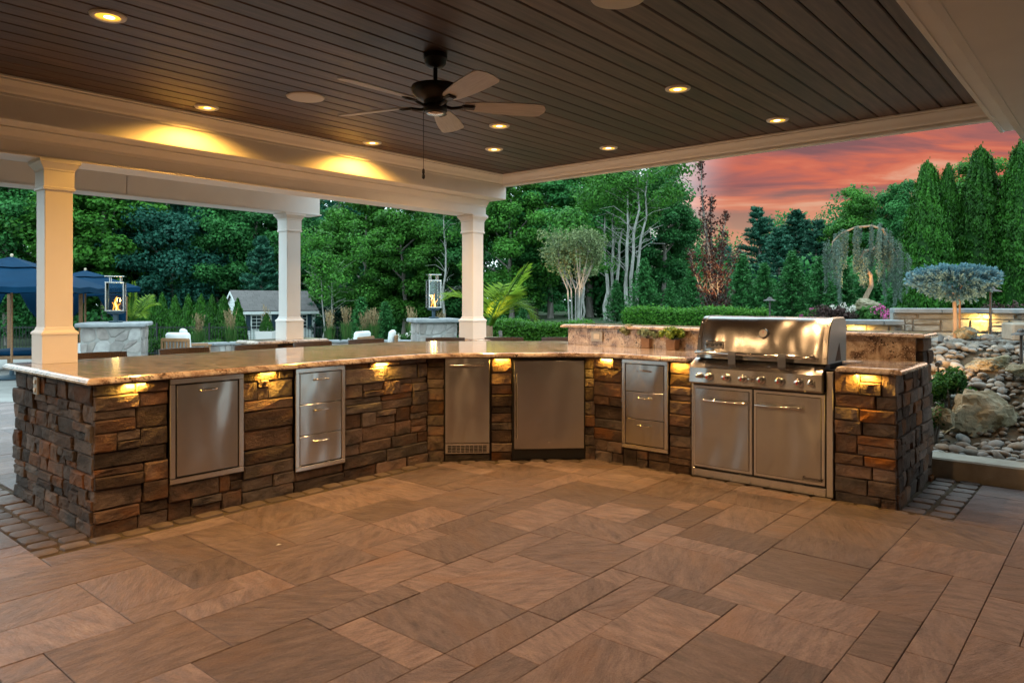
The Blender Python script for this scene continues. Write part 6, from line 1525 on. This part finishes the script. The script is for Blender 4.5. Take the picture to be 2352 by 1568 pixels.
shrub(1880, 715, 11.6, (.4, .3, .2), 2200, .04, M['shrub'], 'low green shrub with red rose flowers left of the purple shrub', flowers=(M['pink'], 5, .02, .03))
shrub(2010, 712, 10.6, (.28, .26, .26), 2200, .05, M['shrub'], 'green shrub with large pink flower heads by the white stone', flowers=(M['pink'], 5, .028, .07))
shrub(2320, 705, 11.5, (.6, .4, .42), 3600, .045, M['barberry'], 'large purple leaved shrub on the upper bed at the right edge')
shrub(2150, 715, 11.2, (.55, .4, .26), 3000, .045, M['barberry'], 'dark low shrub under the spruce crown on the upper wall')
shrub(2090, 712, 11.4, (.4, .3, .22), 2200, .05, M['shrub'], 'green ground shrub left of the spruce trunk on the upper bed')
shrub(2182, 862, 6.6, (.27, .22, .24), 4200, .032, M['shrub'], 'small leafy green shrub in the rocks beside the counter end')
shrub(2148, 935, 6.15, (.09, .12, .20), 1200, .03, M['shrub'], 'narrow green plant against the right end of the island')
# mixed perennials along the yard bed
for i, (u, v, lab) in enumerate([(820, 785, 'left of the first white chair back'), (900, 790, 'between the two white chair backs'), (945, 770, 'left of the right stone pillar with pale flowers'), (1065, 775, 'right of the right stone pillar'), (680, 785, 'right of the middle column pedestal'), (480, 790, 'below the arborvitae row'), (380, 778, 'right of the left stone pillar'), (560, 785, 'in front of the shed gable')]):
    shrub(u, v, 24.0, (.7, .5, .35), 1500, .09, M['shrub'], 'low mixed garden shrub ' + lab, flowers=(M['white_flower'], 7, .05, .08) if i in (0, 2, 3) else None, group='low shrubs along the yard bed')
def grass(u, vt, Y, H, label, plume=True):
    p = at(u, vt, Y); t = thing('plume_grass', label, 'ornamental grass', (p.x, Y, p.z - H), 0, 'ornamental grasses in the yard bed'); r = np.random.default_rng(int(u)); n = 260; a = r.uniform(0, 6.28, n); f = r.random(n); L_ = H * .55 * r.uniform(.6, 1.1, n); sp = r.uniform(.05, .55, n)
    C = np.stack([np.cos(a) * sp * L_ * .6, np.sin(a) * sp * L_ * .6, L_ * .5], 1); U_ = np.stack([np.cos(a) * sp, np.sin(a) * sp, np.ones(n)], 1)
    link('blade', leaf_mesh('blade', C, np.stack([np.cos(a), np.sin(a), -.2 * np.ones(n)], 1), .03, L_, .3 + .6 * f, M['grass_blade'], up=U_, r=r), t)
    if plume:
        n = 46; a = r.uniform(0, 6.28, n); sp = r.uniform(.0, .22, n); C = []; U_ = []; Hh = []
        for i in range(n):
            ax = np.array((math.cos(a[i]) * sp[i], math.sin(a[i]) * sp[i], 1.0)); tip = H * r.uniform(.75, 1.02)
            for k in range(7): C.append(ax * (tip - k * .055) + r.normal(0, .012, 3)); U_.append(ax + r.normal(0, .15, 3)); Hh.append(.10)
            C.append(ax * tip * .5); U_.append(ax); Hh.append(tip * .8)
        C = np.array(C); W_ = np.where(np.array(Hh) > .2, .008, .022); link('plume', leaf_mesh('plume', C, r.normal(size=C.shape), W_, np.array(Hh), r.random(len(C)), M['plume'], up=np.array(U_), r=r), t)
for u, vt, lab in [(457, 722, 'straw plume grass in front of the arborvitae row'), (530, 712, 'straw plume grass left of the shed'), (758, 712, 'straw plume grass first right of the middle column'), (795, 706, 'straw plume grass second right of the middle column, beside white blooms'), (858, 706, 'tall straw plume grass in the center of the yard'), (945, 705, 'straw plume grass left of the right fire lantern'), (1015, 715, 'straw plume grass right of the right fire lantern post'), (838, 715, 'straw plume grass left of the tall center one')]:
    grass(u, vt, 25.0, 1.15, lab)
for u, vt, lab in [(500, 755, 'green fountain grass below the arborvitae row'), (585, 755, 'green fountain grass in front of the shed wall'), (655, 745, 'green fountain grass right of the middle column base')]: grass(u, vt, 22.0, .7, lab, False)
# white planter box beside the middle column
p = at(612, 780, 21.0); t = thing('planter_box', 'white planter box with clipped cone and plumes left of the middle column', 'planter', (p.x, 21.0, p.z - .25))
mb = MB(); mb.loft([[(sx * a, sy * a, z) for sx, sy in ((-1, -1), (1, -1), (1, 1), (-1, 1))] for a, z in ((.20, 0), (.25, .5), (.22, .5), (.21, .42))]); mb.build('box', M['coping'], t)
link('foliage', ARB[0][1], t, (0, 0, .42), scale=(.38, .38, .24))
r = np.random.default_rng(5); C = np.stack([r.normal(0, .07, 60), r.normal(0, .07, 60), r.uniform(.7, 1.25, 60)], 1); link('plume', leaf_mesh('plume', C, r.normal(size=C.shape), .02, .18, r.random(60), M['plume'], up=np.stack([C[:, 0] * 2, C[:, 1] * 2, np.ones(60)], 1), r=r), t)
# ------------------------------------------------------------------ rock garden at the right
def course_wall(name, label, p0, p1, z0, z1, lamp_u=None, seed=1, capo=.05):
    r = random.Random(seed); L_ = math.hypot(p1[0] - p0[0], p1[1] - p0[1]); phi = math.atan2(p1[1] - p0[1], p1[0] - p0[0])
    t = thing(name, label, 'wall', (p0[0], p0[1], 0), phi)
    mb = MB(); mb.box((0, .035, z0 - .1), (L_, .34, z1 - .06)); mb.build('core', M['lightmortar'], t)
    lay_stones(t, (0, .03), 0, 0, L_, z0, z1 - .062, r, WST, rowh=(.12, .17), wid=(.2, .42), gap=.014, depth=.05, split=.15)
    u = 0
    while u < L_ - .01:
        w = r.uniform(.42, .62); w = L_ - u if u + w > L_ - .2 else w
        mb = MB(); mb.cbox((u + .003, -capo, z1 - .06), (u + w - .003, .40, z1), .008); mb.build('cap_stone', M['bluestone'], t); u += w
    return t
A1 = at(1925, 735, 9.0); A2 = at(2075, 735, 8.9)
course_wall('retaining_wall', 'lower stone retaining wall behind the grill with a step light', (A1.x - .4, A1.y + .1), (A2.x, A2.y), .62, A1.z, seed=4)
B1 = at(2052, 708, 9.4); B2 = at(2480, 707, 8.7)
course_wall('retaining_wall', 'upper stone retaining wall with blue grey caps behind the spruce', (B1.x, B1.y), (B2.x, B2.y), .80, B1.z, seed=6)
def wall_lamp(u, v, Y, label):
    p = at(u, v, Y); t = thing('wall_light', label, 'light', (p.x, p.y - .015, p.z), 0, 'lights under the wall caps')
    mb = MB(); mb.cbox((-.07, -.012, -.01), (.07, .012, 0.004), .003); mb.build('housing', M['bronze'], t)
    mb = MB(); mb.box((-.06, -.008, -.0125), (.06, .008, -.0102)); mb.build('lens', M['strip_lamp'], t)
    d = bpy.data.lights.new('wall_lamp', 'AREA'); d.shape = 'RECTANGLE'; d.size = .12; d.size_y = .02; d.energy = 1.6; d.color = (1, .6, .14)
    o = bpy.data.objects.new('wall_lamp', d); COL.objects.link(o); o.parent = t; o.location = (0, 0, -.016); o.rotation_euler = (math.radians(15), 0, 0)
wall_lamp(1975, 745, 8.90, 'light under the lower wall cap behind the grill'); wall_lamp(2257, 719, 8.99, 'light under the upper wall cap beside the path light')
# mound under the rocks
E0 = PW(-1.2, 6.62)
def rock_z(X, Y):
    t_, s_ = X * CT - Y * ST, X * ST + Y * CT
    a = sstep(s_, 6.62, 9.4)
    return 0.12 + .80 * a + .05 * np.sin(X * 3.1 + Y * 1.7) * a
xs_ = np.linspace(-3.2, 4.2, 40); ys_ = np.linspace(6.58, 10.4, 36)
Xp, Yp = np.meshgrid(xs_, ys_); XW = Yp * ST + Xp * CT; YW = Yp * CT - Xp * ST
mb = MB(); nx_, ny_ = 40, 36
mb.add(np.stack([XW.ravel(), YW.ravel(), rock_z(XW, YW).ravel() - .03], 1).tolist(), [(j * nx_ + i, j * nx_ + i + 1, (j + 1) * nx_ + i + 1, (j + 1) * nx_ + i) for j in range(ny_ - 1) for i in range(nx_ - 1) if not (YW[j, i] > 8.75)])
o = mb.build('rock_bed', M['sand'], smooth=180); tag(o, 'sloping bed of soil under the river rocks at the right', 'rock bed', kind='structure')
def rock_mesh(seed, sub=2, amp=.12, flat=.62, sharp=False, mat=None):
    bm = bmesh.new(); bmesh.ops.create_icosphere(bm, subdivisions=sub, radius=1.0); r = np.random.default_rng(seed)
    dirs = rdir(9, r); am = r.normal(0, amp, 9)
    planes = [(Vector(d), r.uniform(.55, .85)) for d in rdir(12, r)]
    for v in bm.verts:
        c = v.co.normalized(); k = 1 + sum(a * math.cos(3 * float(np.dot(d, c)) + i) for i, (d, a) in enumerate(zip(dirs, am))) * .5
        if sharp:
            for d, h in planes:
                x = c.dot(d) * k
                if x > h: k *= h / x
            from mathutils import noise as _n
            q_ = c * 2.1 + Vector((seed, 0, 0)); k *= 1 + .16 * _n.fractal(q_, .9, 2.1, 5) + .05 * _n.fractal(c * 7 + Vector((0, seed, 0)), .8, 2.0, 4)
        v.co = c * k; v.co.z *= flat
    me = bpy.data.meshes.new('rock'); bm.to_mesh(me); bm.free(); me.materials.append(mat or M['rock'])
    me.polygons.foreach_set('use_smooth', [True] * len(me.polygons))
    if sharp: me.set_sharp_from_angle(angle=math.radians(28))
    return me
RK = [rock_mesh(60 + k, 2) for k in range(7)]
for me in RK: pass
# boulders
def boulder(u, v, Y, sc, label, seed, rot=0.0):
    p = at(u, v, Y); o = link('boulder', rock_mesh(seed, 5, .16, .8, True, M['boulder']), None, (p.x, p.y, p.z), (0, 0, rot), sc); tag(o, label, 'boulder', 'boulders in the rock garden'); return (p.x, p.y, max(sc[0], sc[1]))
BL = [boulder(2255, 962, 6.35, (.46, .25, .36), 'biggest mossy tan boulder behind the stone step', 201, .1), boulder(2275, 838, 7.15, (.30, .2, .12), 'flat layered tan boulder above the biggest one', 202, .3), boulder(2345, 850, 6.7, (.14, .12, .10), 'round boulder at the right edge beside the path light', 203, .5),
      boulder(2217, 765, 8.35, (.16, .12, .12), 'pale rock leaning beside the spruce trunk', 204, .2), boulder(2165, 955, 6.1, (.09, .10, .12), 'small grey boulder beside the island end', 205, .9), boulder(1990, 700, 10.9, (.22, .18, .15), 'white rock beside the pink flowers', 206, .4)]
p = at(2350, 755, 7.6); mb = MB(); mb.cbox((-.14, -.15, -.12), (.5, .2, .06), .015); o = mb.build('step_block', M['slab'], None, (p.x, p.y, p.z), (0, 0, -.3)); tag(o, 'tan stone block at the right edge above the rocks', 'stone')
# long step slab at the foot of the rocks
q = PW(-1.22, 6.37); mb = MB(); r = random.Random(3)
mb.cbox((0, 0, -.02), (2.6, .27, .15), .012); o = mb.build('stone_step', M['slab'], None, (q.x, q.y, 0), (0, 0, -TH)); tag(o, 'long sawn stone step right of the island end', 'step')
# individual river rocks
r = np.random.default_rng(90); placed = []; cand = []
for _ in range(16000):
    t_, s_ = r.uniform(-2.6, 0.6), 6.66 + r.random() * 3.4
    X, Y = s_ * ST + t_ * CT, s_ * CT - t_ * ST
    if Y > 8.75: continue
    z = float(rock_z(X, Y)); u = CX + X / Y * F; v = HY + (EYE - z) / Y * F
    if not (2125 < u < 2375): continue
    if u < 2140 and v < 830: continue
    cand.append((X, Y, z, u, v))
grp = 'smooth river rocks in the sloping bed'
for X, Y, z, u, v in cand:
    sz = r.uniform(.040, .105) * (1.0 if v > 800 else 1.05)
    if any((X - bx) ** 2 + (Y - by) ** 2 < (br * .8 + sz * .5) ** 2 for bx, by, br in BL): continue
    if any((X - a) ** 2 + (Y - b) ** 2 < ((c + sz) * .40) ** 2 for a, b, c in placed): continue
    placed.append((X, Y, sz))
    if len(placed) >= 290: break
for X, Y, sz in placed:
    o = link('river_rock', RK[r.integers(7)], None, (X, Y, float(rock_z(X, Y)) + sz * .16), (r.normal(0, .25), r.normal(0, .25), r.uniform(0, 6.28)), (sz * r.uniform(.8, 1.15) * .72, sz * .55, sz * .52))
    tag(o, 'smooth grey or tan river rock lying in the sloping rock bed', 'rock', grp)
print('rocks', len(placed))
# small gravel between them
C = []; base = rock_mesh(300, 1, .1, .6); bv = np.array([v.co[:] for v in base.vertices]); bf = [tuple(p.vertices) for p in base.polygons]; mb = MB(); k = 0
while k < 2200:
    t_, s_ = r.uniform(-2.6, 1.0), 6.62 + r.random() * 3.3; X, Y = s_ * ST + t_ * CT, s_ * CT - t_ * ST
    if Y > 8.8: continue
    sz = r.uniform(.018, .042); a = r.uniform(0, 6.28); c_, s2 = math.cos(a), math.sin(a); V = bv * np.array((sz * 1.2, sz * .9, sz)); V = np.stack([V[:, 0] * c_ - V[:, 1] * s2, V[:, 0] * s2 + V[:, 1] * c_, V[:, 2]], 1) + np.array((X, Y, float(rock_z(X, Y)) - .008))
    mb.add(V.tolist(), bf); k += 1
me = mb.mesh('gravel', M['rock'], smooth=180, fix=False); o = link('gravel', me); tag(o, 'small gravel filling the gaps between the river rocks', 'gravel', kind='stuff')
# path lights
def path_light(u, vt, vb, Y, label, r0=.10):
    a = at(u, vt, Y); b = at(u, vb, Y); H = a.z - b.z; t = thing('path_light', label, 'path light', (b.x, b.y, b.z), 0, 'mushroom path lights'); 
    mb = MB(); mb.tube([(0, 0, -.05), (0, 0, H - .03)], .014, 10); mb.build('stem', M['pathlight'], t, smooth=60)
    mb = MB(); mb.lathe([(r0, H - .055), (r0 * .96, H - .047), (r0 * .55, H - .03), (r0 * .42, H - .026), (r0 * .40, H - .012), (r0 * .25, H + .002), (0, H + .006)], n=28, cap=False); mb.build('shade', M['pathlight'], t, smooth=50)
path_light(2275, 659, 772, 8.5, 'tall mushroom path light right of the blue spruce', .115); path_light(1768, 683, 745, 12.0, 'small mushroom path light above the left of the grill hood', .10); path_light(2346, 756, 930, 6.75, 'mushroom path light cut by the right edge among the rocks', .085)
# garden uplights hidden at the foot of the lit trees
def uplight(u, v, Y, target, e, label, size=60):
    p = at(u, v, Y); t = thing('garden_uplight', label, 'garden light', (p.x, p.y, p.z), 0, 'garden uplights')
    tg = Vector(target) - Vector((p.x, p.y, p.z + .06))
    mb = MB(); mb.tube([(0, 0, -.08), (0, 0, .02)], .008, 8); mb.build('stake', M['pathlight'], t)
    mb = MB(); dn = tg.normalized(); mb.tube([Vector((0, 0, .05)) - dn * .04, Vector((0, 0, .05)) + dn * .05], [.022, .028], 12); mb.build('housing', M['pathlight'], t)
    s_ = spot('uplight_lamp', Vector((0, 0, .05)) + dn * .06, e, size, .5, .03, t); s_.rotation_euler = tg.to_track_quat('-Z', 'Y').to_euler()
uplight(1300, 752, 14.3, at(1295, 620, 15), 24.0, 'uplight under the crape myrtle'); uplight(1632, 722, 14.7, at(1640, 600, 15.5), 42.0, 'uplight under the copper beech')
uplight(1962, 715, 11.9, at(1975, 600, 12.5), 30.0, 'uplight under the weeping cedar'); uplight(2160, 792, 7.8, at(2195, 660, 8.4), 14.0, 'uplight under the blue spruce', 95)
uplight(2155, 848, 6.75, at(2180, 815, 7.2), 9.0, 'uplight among the rocks beside the counter end', 90); uplight(1150, 776, 10.2, at(1135, 660, 10.6), 9.0, 'uplight under the bright palm')

# one pale fallen leaf on the pavers
p = onz(640, 1252, 0.004); o = MB().add([(-.016, 0, .002), (0, -.008, .006), (.017, .002, .003), (0, .009, .008)], [(0, 1, 2), (0, 2, 3)]).build('fallen_leaf', M['cushion'], None, (p.x, p.y, 0.004), (0, 0, .4)); tag(o, 'tiny pale fallen leaf on the brown pavers', 'leaf')
